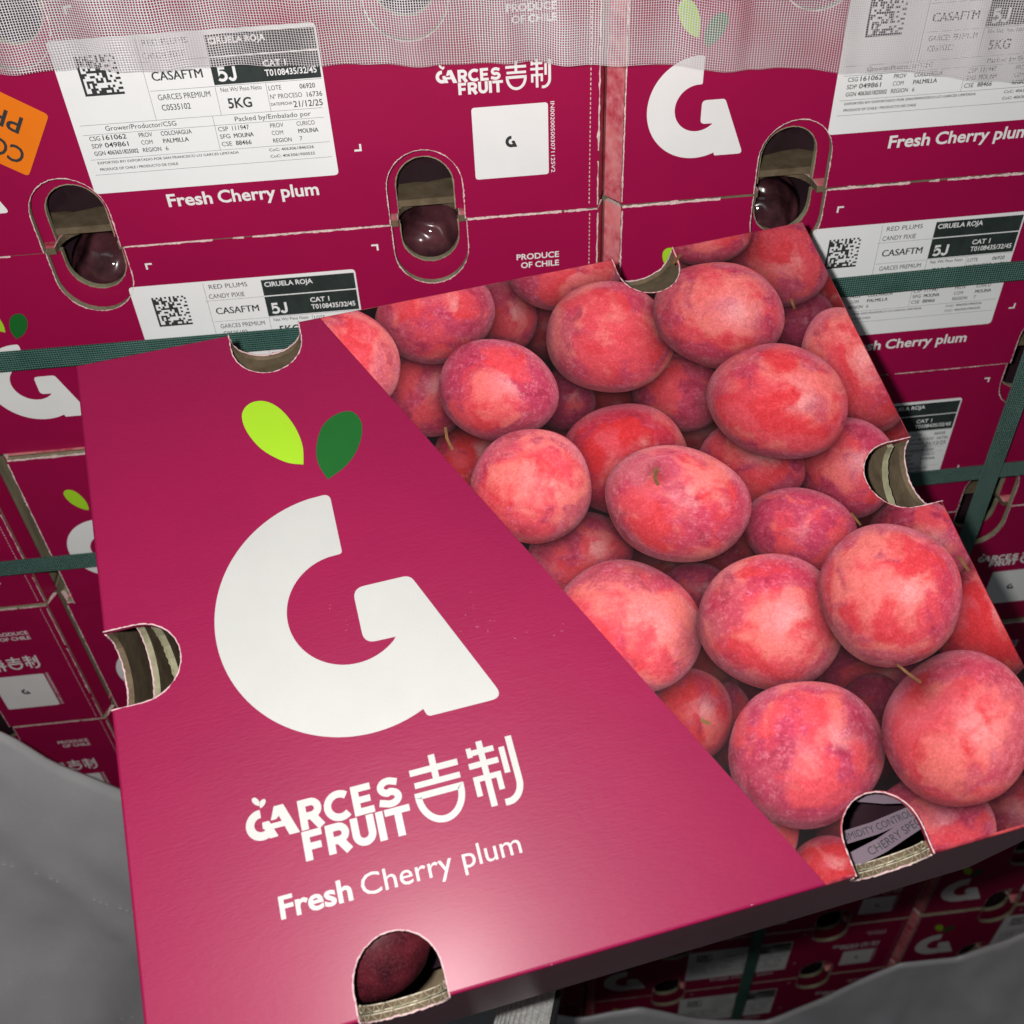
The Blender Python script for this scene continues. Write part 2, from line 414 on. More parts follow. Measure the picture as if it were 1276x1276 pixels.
def brand():
    """lettering of the mark: small G with two leaves, ARCES, FRUIT and two characters (lid millimetres)"""
    f = Flat()
    k = 0.106
    f.add(g_mark().xf(k, k, -135.0, -83.5))
    for lf, dx in ((LEAF_L, 0.35), (LEAF_R, -0.6)): f.add(lf.xf(0.115, 0.095, -133.2+dx, -83.0))
    def w(pts, t=3.05): f.ribbon(pts, t)
    # A: long right leg, cut left leg, bar running into the small G
    f.poly([(-138.6, -77.0), (-134.6, -77.0), (-129.7, -90.0), (-134.0, -90.0)])
    f.poly([(-138.6, -77.1), (-136.3, -80.6), (-138.4, -82.4), (-140.6, -82.4)])
    f.poly([(-144.2, -83.7), (-135.4, -83.7), (-134.6, -86.0), (-143.4, -86.0)])
    b0, h = -89.9, 12.5; T = b0+h
    # R
    x = -128.9
    w([(x+1.55, b0), (x+1.55, T)]); w([(x+1.6, T-1.5)] + [(x+5.2, T-1.5)] + arc(x+5.2, T-4.3, 2.9, 2.8, 90, -90, 10)[1:] + [(x+1.6, T-7.1)])
    w([(x+5.0, b0+5.6), (x+8.6, b0-0.02)], 3.4)
    # C
    w(arc(-111.9, b0+h/2, 5.0, 4.85, 48, 312, 18))
    # E
    x = -106.3
    w([(x+1.5, b0), (x+1.5, T)]); w([(x+1.4, T-1.4), (x+8.3, T-1.4)], 2.8); w([(x+1.4, b0+h/2), (x+7.6, b0+h/2)], 2.7); w([(x+1.4, b0+1.4), (x+8.5, b0+1.4)], 2.8)
    # S
    cx = -90.9
    w([(cx+4.3, T-2.6)] + arc(cx+0.4, T-4.0, 3.4, 2.55, 55, 255, 12) + arc(cx+0.2, b0+4.0, 3.6, 2.55, 80, -125, 12) + [(cx-4.5, b0+2.7)], 2.9)
    b0, h = -102.4, 12.0; T = b0+h
    # F
    x = -129.3
    w([(x+1.55, b0), (x+1.55, T)]); w([(x+1.4, T-1.4), (x+8.2, T-1.4)], 2.8); w([(x+1.4, b0+h*0.46), (x+7.4, b0+h*0.46)], 2.8)
    # R
    x = -119.6
    w([(x+1.55, b0), (x+1.55, T)]); w([(x+1.6, T-1.5)] + [(x+5.2, T-1.5)] + arc(x+5.2, T-4.2, 2.9, 2.7, 90, -90, 10)[1:] + [(x+1.6, T-6.9)])
    w([(x+5.0, b0+5.4), (x+8.6, b0-0.02)], 3.4)
    # U
    x = -109.0
    w([(x+1.6, T), (x+1.6, b0+4.8)] + arc(x+5.0, b0+4.9, 3.4, 3.4, 180, 360, 12)[1:] + [(x+8.4, T)], 3.1)
    # I, T
    w([(-96.6, b0), (-96.6, T)], 3.1)
    w([(-94.3, T-1.4), (-83.6, T-1.4)], 2.8); w([(-88.9, b0), (-88.9, T-1.0)], 3.1)
    # first character
    w([(-80.6, -78.4), (-59.6, -78.4)], 2.7); w([(-70.0, -72.6), (-70.0, -83.4)], 2.8); w([(-79.6, -84.0), (-59.8, -84.0)], 2.5)
    f.ribbon(arc(-69.9, -89.2, 9.2, 11.0, 180, 360, 22) + [(-60.7, -88.6), (-79.1, -88.6)], 2.8, closed=True)
    # second character
    w([(-54.6, -76.6), (-43.2, -76.6)], 2.4); w([(-53.9, -74.2), (-53.9, -78.4)], 2.2); w([(-55.4, -82.0), (-42.4, -82.0)], 2.5)
    w([(-48.8, -72.2), (-48.8, -100.6)], 2.7)
    w([(-53.7, -95.2), (-53.7, -88.0), (-43.9, -88.0), (-43.9, -94.6)], 2.4)
    w([(-39.9, -77.0), (-39.9, -88.4)], 2.5)
    w([(-35.9, -73.2), (-35.9, -92.4)] + arc(-42.4, -92.4, 6.5, 7.9, 0, -90, 10)[1:] + [(-44.0, -100.3)], 2.8)
    return f
BRAND = brand(); GM = g_mark()
def slogan(bold2):
    f = Flat()
    put_text(f, 'Fresh', -142.8, -121.6, 8.4, 29.4, 0.024)
    put_text(f, 'Cherry plum', -109.5, -121.6, 8.4, 67.1, bold2)
    return f
SLOGAN = slogan(0.0); SLOGAN_B = slogan(0.022)

# ------------------------------------------------------------------ board panels with cut notches
def notch_pts(hw, depth, n=14):
    """U from (-hw,0) down to depth and back to (hw,0), y negative = into the board"""
    ry = min(depth, hw*1.02); st = depth-ry
    pts = [(-hw, 0.0)]
    for i in range(n+1):
        a = math.pi + math.pi*i/n
        pts.append((hw*math.cos(a), -st+ry*math.sin(a)))
    pts.append((hw, 0.0)); return pts
def outline(x0, x1, y0, y1, top=(), bottom=(), left=(), right=()):
    """counter-clockwise outline; notches (centre, halfwidth, depth); also returns the notch curves"""
    P = []; curves = []
    P.append((x0, y0))
    for c_, hw, dp in sorted(bottom):
        q = [(c_+x, y0-y) for x, y in notch_pts(hw, dp)]; P += q; curves.append(q)
    P.append((x1, y0))
    for c_, hw, dp in sorted(right):
        q = [(x1+y, c_+x) for x, y in notch_pts(hw, dp)]; P += q; curves.append(q)
    P.append((x1, y1))
    for c_, hw, dp in sorted(top, reverse=True):
        q = [(c_-x, y1+y) for x, y in notch_pts(hw, dp)]; P += q; curves.append(q)
    P.append((x0, y1))
    for c_, hw, dp in sorted(left, reverse=True):
        q = [(x0-y, c_-x) for x, y in notch_pts(hw, dp)]; P += q; curves.append(q)
    return P, curves

def slab(name, P, frame, thick, mats, parent, warp=None):
    """extruded board: face (material 0) at the frame, back (1) thick behind it, cut edges (2)"""
    O, ex, ey, en = frame; n = len(P)
    A = np.array([O + p[0]*ex + p[1]*ey for p in P]); B = A - thick*en
    V = np.vstack([A, B])
    if warp is not None: V = warp(V)
    F = [tuple(range(n)), tuple(range(2*n-1, n-1, -1))]; mi = [0, 1]
    for i in range(n):
        j = (i+1) % n; F.append((i, n+i, n+j, j)); mi.append(2)
    return mesh_obj(name, V, F, mats, parent, mi)

def tube(name, pts, r, mat_, parent, jit=0.0, sides=5, closed=False):
    P = np.array(pts, float); n = len(P); V = []; F = []
    for i in range(n):
        d = P[min(i+1, n-1)]-P[max(i-1, 0)]; d /= (np.linalg.norm(d)+1e-12)
        a = np.cross(d, [0.31, 0.52, 0.79]); a /= np.linalg.norm(a); b_ = np.cross(d, a)
        rr = r*(1+jit*random.uniform(-1, 1))
        for k in range(sides):
            w = 2*math.pi*k/sides; V.append(P[i]+rr*(math.cos(w)*a+math.sin(w)*b_))
    for i in range(n-1):
        for k in range(sides):
            l = (k+1) % sides; F.append((i*sides+k, i*sides+l, (i+1)*sides+l, (i+1)*sides+k))
    F.append(tuple(range(sides-1, -1, -1))); F.append(tuple(range((n-1)*sides, n*sides)))
    return mesh_obj(name, V, F, mat_, parent, smooth=True)

def resample(pts, step):
    P = np.array(pts, float); s = np.r_[0, np.cumsum(np.linalg.norm(np.diff(P, axis=0), axis=1))]
    t_ = np.linspace(0, s[-1], max(3, int(s[-1]/step)+1))
    return np.c_[tuple(np.interp(t_, s, P[:, k]) for k in range(P.shape[1]))]

def torn(fl, pts, w0, w1, step=0.9, gaps=0.0, off=0.0):
    """ragged ribbon along a cut (mm), thicker and thinner, sometimes broken"""
    P = resample(pts, step); n = len(P); d = np.gradient(P, axis=0); d /= np.linalg.norm(d, axis=1)[:, None]+1e-9
    N = np.c_[-d[:, 1], d[:, 0]]
    wl = np.array([random.uniform(w0, w1) for _ in range(n)]); wr = np.array([random.uniform(w0, w1)*0.6 for _ in range(n)])
    ph = random.uniform(0, 50); md = np.clip(1+1.5*fbm(np.c_[np.arange(n)*step*.09+ph, np.zeros(n), np.zeros(n)], 3), .15, 2.3); wl *= md; wr *= md
    z = fl.z; on = True
    for i in range(n-1):
        if random.random() < 0.12: on = random.random() > gaps
        if not on: continue
        fl.poly([P[i]-N[i]*wr[i]+N[i]*off, P[i+1]-N[i+1]*wr[i+1]+N[i+1]*off, P[i+1]+N[i+1]*wl[i+1]+N[i+1]*off, P[i]+N[i]*wl[i]+N[i]*off], z)
    fl.z += 0.012

# ------------------------------------------------------------------ the shipping label (mm from its upper left, y up = negative down)
def build_label(parent, frame, lift):
    base = Flat(); base.poly(round_poly([(0, -77.5), (133, -77.5), (133, 2.8), (0, 2.8)], 2.6, 5))
    lab = base.build('label', M['label_paper'], parent, frame, lift)
    lf = lift+0.00012
    dk = Flat()
    dk.rect(77.0, -10.0, 132.0, 0.6); dk.rect(77.0, -24.3, 132.0, -10.7)
    dk.build('label_band', M['thermal_black'], lab, frame, lf)
    ln = Flat()
    def h(y, x0, x1): ln.rect(x0, -y-0.11, x1, -y+0.11)
    def v(x, y0, y1): ln.rect(x-0.11, -y1, x+0.11, -y0)
    h(10.4, 42, 77); h(24.9, 44, 132); h(39.9, 3.5, 130); h(45.0, 3.5, 130); h(58.4, 3.5, 131); h(66.8, 3.5, 131)
    v(43.2, -1.5, 39.9); v(77.0, 25.2, 39.9); v(103, 25.2, 39.9); v(72.3, 39.9, 58.3)
    ln.build('ruled_line', M['grey_ink'], lab, frame, lf+0.00004)
    wt = Flat()
    put_text(wt, 'CIRUELA ROJA', 78.6, -4.0, 3.0, 28.5, 0.02)
    wt.ribbon([(83.7, -16.0), (80.8, -16.0), (80.5, -18.7)] + arc(81.7, -20.1, 2.2, 2.0, 118, -140, 14), 1.45); wt.ribbon([(88.4, -15.4), (88.4, -20.4)] + arc(86.9, -20.4, 1.5, 1.75, 0, -165, 8)[1:], 1.5); put_text(wt, 'CAT 1', 103.6, -16.8, 3.0, 11.5, 0.02)
    put_text(wt, 'T0108435/32/45', 103.6, -21.6, 3.1, 26.5, 0.018)
    wt.build('light_lettering', M['label_paper'], lab, frame, lf+0.00006)
    tx = Flat()
    for s, x, y, cap, w, bo in (
        ('RED PLUMS', 46.2, 2.6, 2.9, 22.5, .0), ('CANDY PIXIE', 44.8, 9.0, 3.0, 21, .0), ('CASAFTM', 46.6, 19.9, 4.4, 25.5, .007),
        ('GARCES PREMIUM', 47.0, 29.8, 2.9, 26.8, .0), ('C0535102', 47.6, 35.2, 3.0, 14.8, .006),
        ('Net Wt/ Peso Neto', 79.5, 28.0, 2.2, 21.0, .0), ('5KG', 81.7, 36.6, 5.0, 12.3, .02),
        ('LOTE', 104.0, 29.0, 2.4, 6.5, .0), ('06920', 120.0, 29.2, 2.4, 8.0, .01),
        ('Nº PROCESO', 104.0, 33.5, 2.4, 16.5, .0), ('16736', 123.0, 33.7, 2.5, 8.0, .006),
        ('DATE/FECHA', 103.6, 37.0, 1.5, 11.2, .01), ('21/12/25', 115.2, 38.6, 3.2, 15.3, .008),
        ('Grower/Productor/CSG', 16.0, 43.4, 2.5, 36.8, .002), ('Packed by/Embalado por', 83.4, 43.7, 2.5, 40, .002),
        ('CSG', 6.2, 48.2, 2.3, 5.6, .004), ('161062', 13.2, 48.2, 2.5, 12.3, .012), ('SDP', 6.3, 52.2, 2.3, 5.6, .004), ('049861', 13.2, 52.2, 2.5, 12.3, .012),
        ('GGN', 6.4, 56.2, 2.2, 5.8, .010), ('4063651825002', 13.2, 56.2, 2.2, 16.4, .016), ('REGION', 32.0, 56.2, 2.2, 9.6, .008), ('6', 44.0, 56.2, 2.2, 1.4, .0),
        ('PROV', 32.0, 48.2, 2.3, 7.0, .006), ('COLCHAGUA', 43.5, 48.2, 2.3, 16.2, .010), ('COM', 32.2, 52.2, 2.3, 6.0, .0), ('PALMILLA', 43.7, 52.2, 2.3, 13.4, .002),
        ('CSP', 73.6, 48.3, 2.3, 5.3, .002), ('111947', 81.0, 48.3, 2.4, 8.9, .006), ('SFG', 73.7, 52.3, 2.3, 5.4, .004), ('MOLINA', 81.0, 52.3, 2.3, 10.4, .003), ('CSE', 73.7, 56.4, 2.3, 5.4, .002), ('88466', 81.2, 56.4, 2.4, 8.3, .012),
        ('PROV', 101.0, 48.5, 2.3, 7.0, .002), ('CURICO', 115.0, 48.5, 2.3, 9.6, .002), ('COM', 101.1, 52.5, 2.3, 6.0, .0), ('MOLINA', 115.2, 52.5, 2.3, 10.6, .002), ('REGION', 101.1, 56.6, 2.2, 9.8, .008), ('7', 115.3, 56.6, 2.3, 1.4, .0),
        ('EXPORTED BY/ EXPORTADO POR SAN FRANCISCO LO GARCES LIMITADA', 6.6, 61.0, 1.35, 75, .012), ('PRODUCE OF CHILE / PRODUCTO DE CHILE', 6.8, 64.6, 1.35, 41.5, .014),
        ('CoC: 4063061846526', 98.0, 61.2, 1.5, 24, .010), ('CoC: 4063061900525', 98.0, 64.8, 1.5, 24, .010)):
        dbl = 'M' in s and bo > 0
        put_text(tx, s, x, -y, cap, w, 0.0 if dbl else bo)
        if dbl:
            ex2 = Flat(); put_text(ex2, s, x+cap*.055, -y, cap, w, 0.0); ex2.v = [(p[0], p[1], .015) for p in ex2.v]; tx.add(ex2)
    tx.build('label_lettering', M['black_ink'], lab, frame, lf+0.00008)
    dm = Flat(); R_ = random.Random(5); N = 16; s = 20.0/N; x0, y0 = 11.2, -25.2
    for i in range(N):
        for j in range(N):
            on = True if (i == 0 or j == 0) else (i % 2 == 0 if j == N-1 else (j % 2 == 0 if i == N-1 else R_.random() < 0.5))
            if on: dm.poly([(x0+i*s, y0+j*s), (x0+i*s+s, y0+j*s), (x0+i*s+s, y0+j*s+s), (x0+i*s, y0+j*s+s)], 0.0)
    dm.build('dot_code', M['black_ink'], lab, frame, lf+0.00005)
    return lab

# ------------------------------------------------------------------ stacked carton
PW, PH = 0.41, 0.14057
CW, CH, CD = 0.3955, 0.1398, 0.315
XO = 0.0068                                     # carton's left edge inside its pitch
ex, ey, ez = np.array([1., 0, 0]), np.array([0, 1., 0]), np.array([0, 0, 1.])
def build_carton():
    root = empty('plum_carton')
    h1, h2 = 0.107-XO, 0.3035-XO
    # lid
    P, cur = outline(0, CW, .0045, CD, bottom=((h1, .0178, .026), (h2, .0178, .026)))
    lid = slab('lid', P, (np.array([0, 0, CH]), ex, ey, ez), .004, [M['flank'], M['kraft_dark'], M['kraft_dark']], root)
    lip = Flat()
    for q in cur: torn(lip, [(x*1000, y*1000) for x, y in q], .25, .7, 1.2)
    lip.build('cut_edge', M['torn_paper'], lid, (np.array([0, 0, CH]), ex, ey, ez), .0003)['kind'] = 'stuff'
    # front
    HH = CH-.0006
    P, cur = outline(0, CW, 0, HH, top=((h1, .0218, .0395), (h2, .0218, .0395)), bottom=((h1, .0215, .0425), (h2, .0215, .0425)))
    fr = (np.array([0, 0, 0.]), ex, ez, -ey)
    front = slab('front_panel', P, fr, .004, [M['front'], M['kraft'], M['kraft']], root)
    te = Flat()
    for q in cur: torn(te, [(x*1000, y*1000) for x, y in q], .10, .45, .8)
    te.build('cut_edge', M['torn_paper'], front, fr, .0003)['kind'] = 'stuff'
    se = Flat()
    for a, b_ in ((0, h1-.0218), (h1+.0218, h2-.0218), (h2+.0218, CW)):
        torn(se, [(a*1000+.5, HH*1000), (b_*1000-.5, HH*1000)], .5, 1.25, 1.6, gaps=.3)
    for zz in np.arange(3, HH*1000-3, 2.6): se.poly([(CW*1000-5.4, zz), (CW*1000-4.9, zz), (CW*1000-4.9, zz+1.5), (CW*1000-5.4, zz+1.5)])
    torn(se, [(CW*1000-.3, 2), (CW*1000-.3, HH*1000-2)], .2, .7, 2.0, gaps=.4); torn(se, [(.4, 2), (.4, HH*1000-2)], .2, .7, 2.0, gaps=.2)
    se.build('torn_edge', M['torn_paper'], front, fr, .00035)['kind'] = 'stuff'
    # inner wall
    P, cur = outline(.012, CW-.012, .001, HH-.0045, top=((h1, .0170, .026), (h2, .0170, .026)), bottom=((h1, .0165, .033), (h2, .0165, .033)))
    fi = (np.array([0, .011, 0.]), ex, ez, -ey)
    inn = slab('inner_panel', P, fi, .004, [M['front'], M['kraft'], M['kraft']], root)
    te = Flat()
    for q in cur: torn(te, [(x*1000, y*1000) for x, y in q], .2, .5, 1.0)
    te.build('cut_edge', M['kraft'], inn, fi, .0003)['kind'] = 'stuff'
    # flanks, back, floor
    P, _ = outline(.0135, CD, 0, HH-.0045)
    slab('side_panel', P, (np.array([-.0075, 0, 0.]), ey, ez, -ex), .004, [M['flank'], M['kraft'], M['kraft']], root)
    slab('side_panel', P, (np.array([CW+.0005, 0, 0.]), ey, ez, -ex), -.004, [M['kraft'], M['front'], M['kraft']], root)
    for x0, y0, x1, y1, mm in ((0.0002, .0012, -.0075, .0132, 'flank'), (CW+.0045, .0132, CW-.0002, .0012, 'front')):   # cut-off corners
        u = np.array([x1-x0, y1-y0, 0.]); l = np.linalg.norm(u); u /= l; n_ = np.array([u[1], -u[0], 0.])
        if n_[1] > 0: n_ = -n_
        P2, _ = outline(0, l, .0005, HH-.001)
        slab('corner_panel', P2, (np.array([x0, y0, 0.]), u, ez, n_), .003, [M[mm], M['kraft'], M['torn_paper']], root)
    P, _ = outline(.005, CW-.005, 0, HH-.0045)
    slab('back_panel', P, (np.array([0, CD-.005, 0.]), ex, ez, -ey), .004, [M['kraft'], M['front'], M['kraft']], root)
    P, _ = outline(.005, CW-.005, .0155, CD-.006)
    slab('floor_panel', P, (np.array([0, 0, .0065]), ex, ey, ez), .004, [M['kraft_dark'], M['kraft'], M['kraft_dark']], root)
    # liner bag
    nx, ny = 60, 26; X = np.linspace(.018, CW-.018, nx); prof = [(.034, .008), (.031, .03), (.031, .055), (.034, .08), (.034, .096), (.042, .108), (.06, .114)] + [(y, .117) for y in np.linspace(.08, CD-.03, ny-7)]
    V = []; F = []
    for j, (py, pz) in enumerate(prof):
        for i, x in enumerate(X):
            w = fbm(np.array([[x*38, py*38+pz*30, 3.1]]), 3)[0]
            V.append((x, py+w*.010, min(.128, pz+w*.012 if j > 0 else pz)))
    for j in range(ny-1):
        for i in range(nx-1): F.append((j*nx+i, j*nx+i+1, (j+1)*nx+i+1, (j+1)*nx+i))
    lb = mesh_obj('liner_bag', V, F, M['film'], root, smooth=True)
    bv, bf = [], []
    for k, x in enumerate(np.linspace(.03, CW-.03, 50)):
        w_ = .0025*math.sin(x*31)+.0015*math.sin(x*83); bv += [(x, .0245+w_*.6, .034+w_*1.6), (x, .0235+w_*.6, .0425+w_*1.6)]
        if k: bf.append((2*k-2, 2*k, 2*k+1, 2*k-1))
    mesh_obj('printed_band', bv, bf, M['band'], lb)
    # print on the front
    o = lambda x, z: (np.array([x-XO, 0, z]), ex, ez, -ey)
    k = .475
    gm = GM.xf(k, k, 151.6*k, 57*k).build('g_mark', M['white_ink'], root, o(.0194, .025), .0002)
    LEAF_L.xf(k, k, 151.6*k, 57*k).build('lime_leaf', M['lime_ink'], gm, o(.0194, .025), .0002)
    LEAF_R.xf(k, k, 151.6*k, 57*k).build('green_leaf', M['green_ink'], gm, o(.0194, .025), .0002)
    build_label(root, o(.125, CH-.0298), .0002)
    k = .83; SLOGAN_B.xf(k, k, 142.8*k, 121.6*k).build('slogan_lettering', M['white_ink'], root, o(.1612, .0215), .0002)
    k = .522; BRAND.xf(k, k, 151*k, 102.4*k).build('brand_lettering', M['white_ink'], root, o(.315, .0706), .0002)
    q = Flat(); q.poly(round_poly([(0, 0), (41.5, 0), (41.5, 40.5), (0, 40.5)], 1.8, 4))
    cs = q.build('code_square', M['white_ink'], root, o(.3325, .0227), .0002)
    GM.xf(.055, .055, 26.0, 20.3).build('code_mark', M['black_ink'], cs, o(.3325, .0227), .0003)
    tf = Flat(); put_text(tf, 'IN002005003071125V2', 0, 0, 2.1, 40, .006)
    tf.xf(1, 1, 0, 0, -math.pi/2).build('code_lettering', M['white_ink'], root, o(.3754, .0635), .0002)
    tf = Flat(); put_text(tf, 'PRODUCE', 0, 0, 3.6, 25.5, .018); put_text(tf, 'OF CHILE', 2.5, -5.6, 3.6, 23.0, .018)
    tf.build('origin_lettering', M['white_ink'], root, o(.3535, CH-.0295), .0002)
    for x, z, sx_, sz_ in ((137.6, CH*1000-11.8, 1, -1), (272.6, CH*1000-11.6, -1, -1), (271.4, 44.4, -1, 1)):
        cm = Flat(); cm.poly([(x, z), (x+4*sx_, z), (x+4*sx_, z+1.1*sz_), (x+1.1*sx_, z+1.1*sz_), (x+1.1*sx_, z+4*sz_), (x, z+4*sz_)])
        cm.build('corner_mark', M['white_ink'], root, o(0, 0), .0002)
    return root

proto = build_carton()
ROWN = ['top row', 'second row', 'third row', 'fourth row', 'fifth row', 'sixth row', 'seventh row', 'eighth row', 'ninth row', 'tenth row']
COLN = {-2: 'far left column', -1: 'column left of the central gap', 0: 'column right of the central gap', 1: 'far right column'}
first = True
for cidx in (-2, -1, 0, 1):
    for r in range(10):
        if cidx == -2 and not 1 <= r <= 6: continue
        if cidx == 1 and r < 3: continue
        o = proto if first else copy_tree(proto); first = False
        dy = random.uniform(-.0015, .0015); dx = random.uniform(-.0012, .0012)
        if (cidx, r) == (-1, 2): dy = -.005; dx = .007
        if (cidx, r) == (-1, 1): dy = .001
        o.matrix_world = Matrix.Translation((cidx*PW+XO+dx, dy, -r*PH)) @ Matrix.Rotation(math.radians(random.uniform(-.25, .25)), 4, 'Z')
        for ch in o.children:
            if ch.name.startswith('label') and r > 0:
                ch.location = (random.uniform(-.002, .002), 0, random.uniform(-.0015, .0015)); ch.rotation_euler = (0, random.uniform(-.006, .006), 0)
        tag(o, 'magenta plum carton, %s from the top, in the %s' % (ROWN[r].replace('top row', 'first row'), COLN[cidx]), 'carton', 'magenta plum cartons stacked behind')

# ------------------------------------------------------------------ the carton in front
LW, LD, LH = 0.40, 0.3325, 0.139
LM = Matrix(((0.98782, -0.15365, 0.02442), (0.15182, 0.91763, -0.36729), (0.03402, 0.36653, 0.92978))).to_quaternion().to_matrix()
LP = Vector((-0.06911, -0.21989, -0.06821))
SC = 0.97
LP = CP + (LP-CP)*SC
mw = LM.to_4x4() @ Matrix.Scale(SC, 4); mw.translation = LP
main = empty('printed_carton', mw)
tag(main, 'large plum carton tilted in front of the stack, lid printed with plums', 'carton')
hx, hy = LW/2, LD/2
NB = ((-.1022, .0180, .0292), (.1066, .0178, .0305)); NT = ((-.1040, .0183, .0282), (.1045, .0175, .0275)); NL = ((.0, .0186, .0325),); NR = ((.0035, .0186, .0325),)
P, lidcur = outline(-hx, hx, -hy, hy, top=NT, bottom=NB, left=NL, right=NR)
# lid slab with softly folded outer edges
lid = slab('lid', P, (np.zeros(3), ex, ey, ez), .0035, [M['lid'], M['kraft'], M['lid']], main)
bm = bmesh.new(); bm.from_mesh(lid.data)
eds = [e for e in bm.edges if all(v.co.z > -1e-5 for v in e.verts) and (all(abs(abs(v.co.x)-hx) < 1e-5 for v in e.verts) or all(abs(abs(v.co.y)-hy) < 1e-5 for v in e.verts))]
bmesh.ops.bevel(bm, geom=eds, offset=.0014, segments=3, profile=.5, affect='EDGES'); bm.to_mesh(lid.data); bm.free()
for q in lidcur:
    R_ = resample([(x, y, 0) for x, y in q], .0012)
    R_ += rng.normal(size=R_.shape)*.00005
    R_[:, 2] -= .0003
    tube('cut_edge', R_, .0004, M['cut_liner'], lid, .25)

FT = (np.zeros(3), ex, ey, ez)                     # printed top face
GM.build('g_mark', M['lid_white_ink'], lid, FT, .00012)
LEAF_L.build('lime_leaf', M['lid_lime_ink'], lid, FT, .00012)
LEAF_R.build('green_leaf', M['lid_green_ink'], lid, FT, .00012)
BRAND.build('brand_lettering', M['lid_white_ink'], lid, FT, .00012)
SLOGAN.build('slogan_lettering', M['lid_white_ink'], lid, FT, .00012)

# ---- printed photograph of plums
PLUMS = [
(186.0,-152.0,18.0,-4.0,4.0,15.5,'p',0.42),(102.0,152.0,18.0,-4.0,4.0,15.5,'q',0.47),(190.0,0.0,18.0,-4.0,4.0,15.5,'r',0.52),(98.0,-152.0,18.0,-4.0,4.0,15.5,'p',0.57),(162.0,-160.0,18.0,-4.0,4.0,15.5,'q',0.42),(192.0,-126.0,18.0,-4.0,4.0,15.5,'r',0.47),(38.0,128.0,18.0,-4.0,4.0,15.5,'p',0.52),(86.0,-18.0,18.0,-4.0,4.0,15.5,'q',0.57),(58.0,74.0,18.0,-4.0,4.0,15.5,'r',0.42),(66.0,-70.0,18.0,-4.0,4.0,15.5,'p',0.47),(94.0,48.0,18.0,-4.0,4.0,15.5,'q',0.52),(190.0,114.0,18.0,-4.0,4.0,15.5,'r',0.57),(52.0,-14.0,18.0,-4.0,4.0,15.5,'p',0.42),(162.0,-14.0,18.0,-4.0,4.0,15.5,'q',0.47),(114.0,152.0,18.0,-4.0,4.0,15.5,'r',0.52),(18.0,62.0,18.0,-4.0,4.0,15.5,'p',0.57),
(36.1,85.4,13.5,-3.4,4.6,15.6,'d',0.45),(66.0,-29.7,14.5,-3.7,4.3,12.1,'d',0.40),(59.2,-93.4,9.6,-2.5,6.0,16.1,'d',0.38),
(128.3,-90.8,21.1,-5.5,7.9,17.9,'d',0.42),(121.9,-109.7,15.5,-4.1,8.8,19.9,'d',0.20),(19.7,142.9,15.7,-3.9,5.3,20.1,'p',0.60),
(-18.6,66.1,15.3,-3.9,4.2,16.7,'r',0.60),(172.2,102.4,16.7,-4.2,7.1,17.6,'d',0.65),(45.6,-84.3,15.1,-4.0,6.2,17.7,'r',0.50),
(78.2,-160.3,14.3,-3.8,4.4,10.6,'r',0.75),(184.5,34.3,14.1,-8.8,8.1,11.1,'r',0.85),(189.7,-76.9,21.9,3.6,0.5,26.3,'r',0.80),
(174.3,145.4,22.2,-18.4,17.7,23.7,'q',0.72),(59.4,165.0,28.0,-6.9,7.1,24.1,'q',0.85),(144.3,167.6,23.1,-0.6,3.7,17.5,'q',0.85),
(94.2,75.9,19.8,-9.6,10.4,20.0,'p',0.80),(-30.6,107.2,20.5,-5.1,5.4,23.4,'p',0.75),(19.1,1.3,23.7,-1.5,2.6,20.3,'p',0.80),
(55.6,45.7,28.6,-7.2,9.1,28.5,'o',0.85),(52.9,-137.9,14.5,-10.1,14.2,16.5,'r',0.90),(129.8,-155.5,21.0,-12.1,12.6,15.1,'q',0.95),
(179.4,-32.4,18.1,-13.9,14.9,16.6,'q',0.85),(188.5,66.2,26.3,8.3,-2.5,36.1,'c',0.95),(161.4,14.2,23.4,-5.9,10.4,24.4,'p',0.92),
(115.9,27.9,22.1,-11.8,11.5,19.0,'p',0.95),(-15.0,152.2,29.2,-2.1,3.3,27.8,'p',0.92),(-66.2,136.3,22.9,-17.4,14.0,26.2,'c',1.00),
(125.5,-12.9,24.7,-11.8,11.6,19.5,'p',0.95),(70.5,117.4,28.2,-17.8,17.0,29.8,'c',1.00),(131.5,117.1,29.3,-16.1,17.4,30.6,'c',1.00),
(5.0,99.9,27.4,-11.9,10.9,27.8,'q',1.00),(7.4,42.8,27.6,-10.0,10.2,28.2,'c',1.00),(29.8,-38.3,25.1,-22.0,21.2,24.2,'c',1.00),
(142.5,58.6,30.2,-16.3,18.3,29.9,'b',1.00),(73.1,16.2,32.0,-13.8,13.6,27.6,'c',0.98),(95.4,-52.0,26.4,-19.4,20.9,25.3,'c',1.02),
(87.9,-112.6,29.3,-13.6,17.3,27.8,'q',0.98),(157.8,-119.5,19.9,-21.8,30.2,23.2,'b',1.00),(154.6,-53.3,28.0,-16.9,21.8,28.5,'c',1.02)]
GROW = [1.13 if i_ < 28 else (1.08 if i_ < 42 else 1.025) for i_ in range(len(PLUMS))]
CEN = [np.array(p[:2]) for p in PLUMS]; MAT = [g_*np.array([[p[2], p[4]], [p[3], p[5]]]) for g_, p in zip(GROW, PLUMS)]; INV = [np.linalg.inv(m_) for m_ in MAT]
def wob(k, ang):
    """plums are not perfect ellipses"""
    return 1 + .022*np.sin(2*ang+k*1.7) + .016*np.sin(3*ang+k*2.9) + .008*np.sin(5*ang+k)
def rnorm(k, Q):
    d = (Q-CEN[k]) @ INV[k].T; return np.linalg.norm(d, axis=1)/wob(k, np.arctan2(d[:, 1], d[:, 0])), d
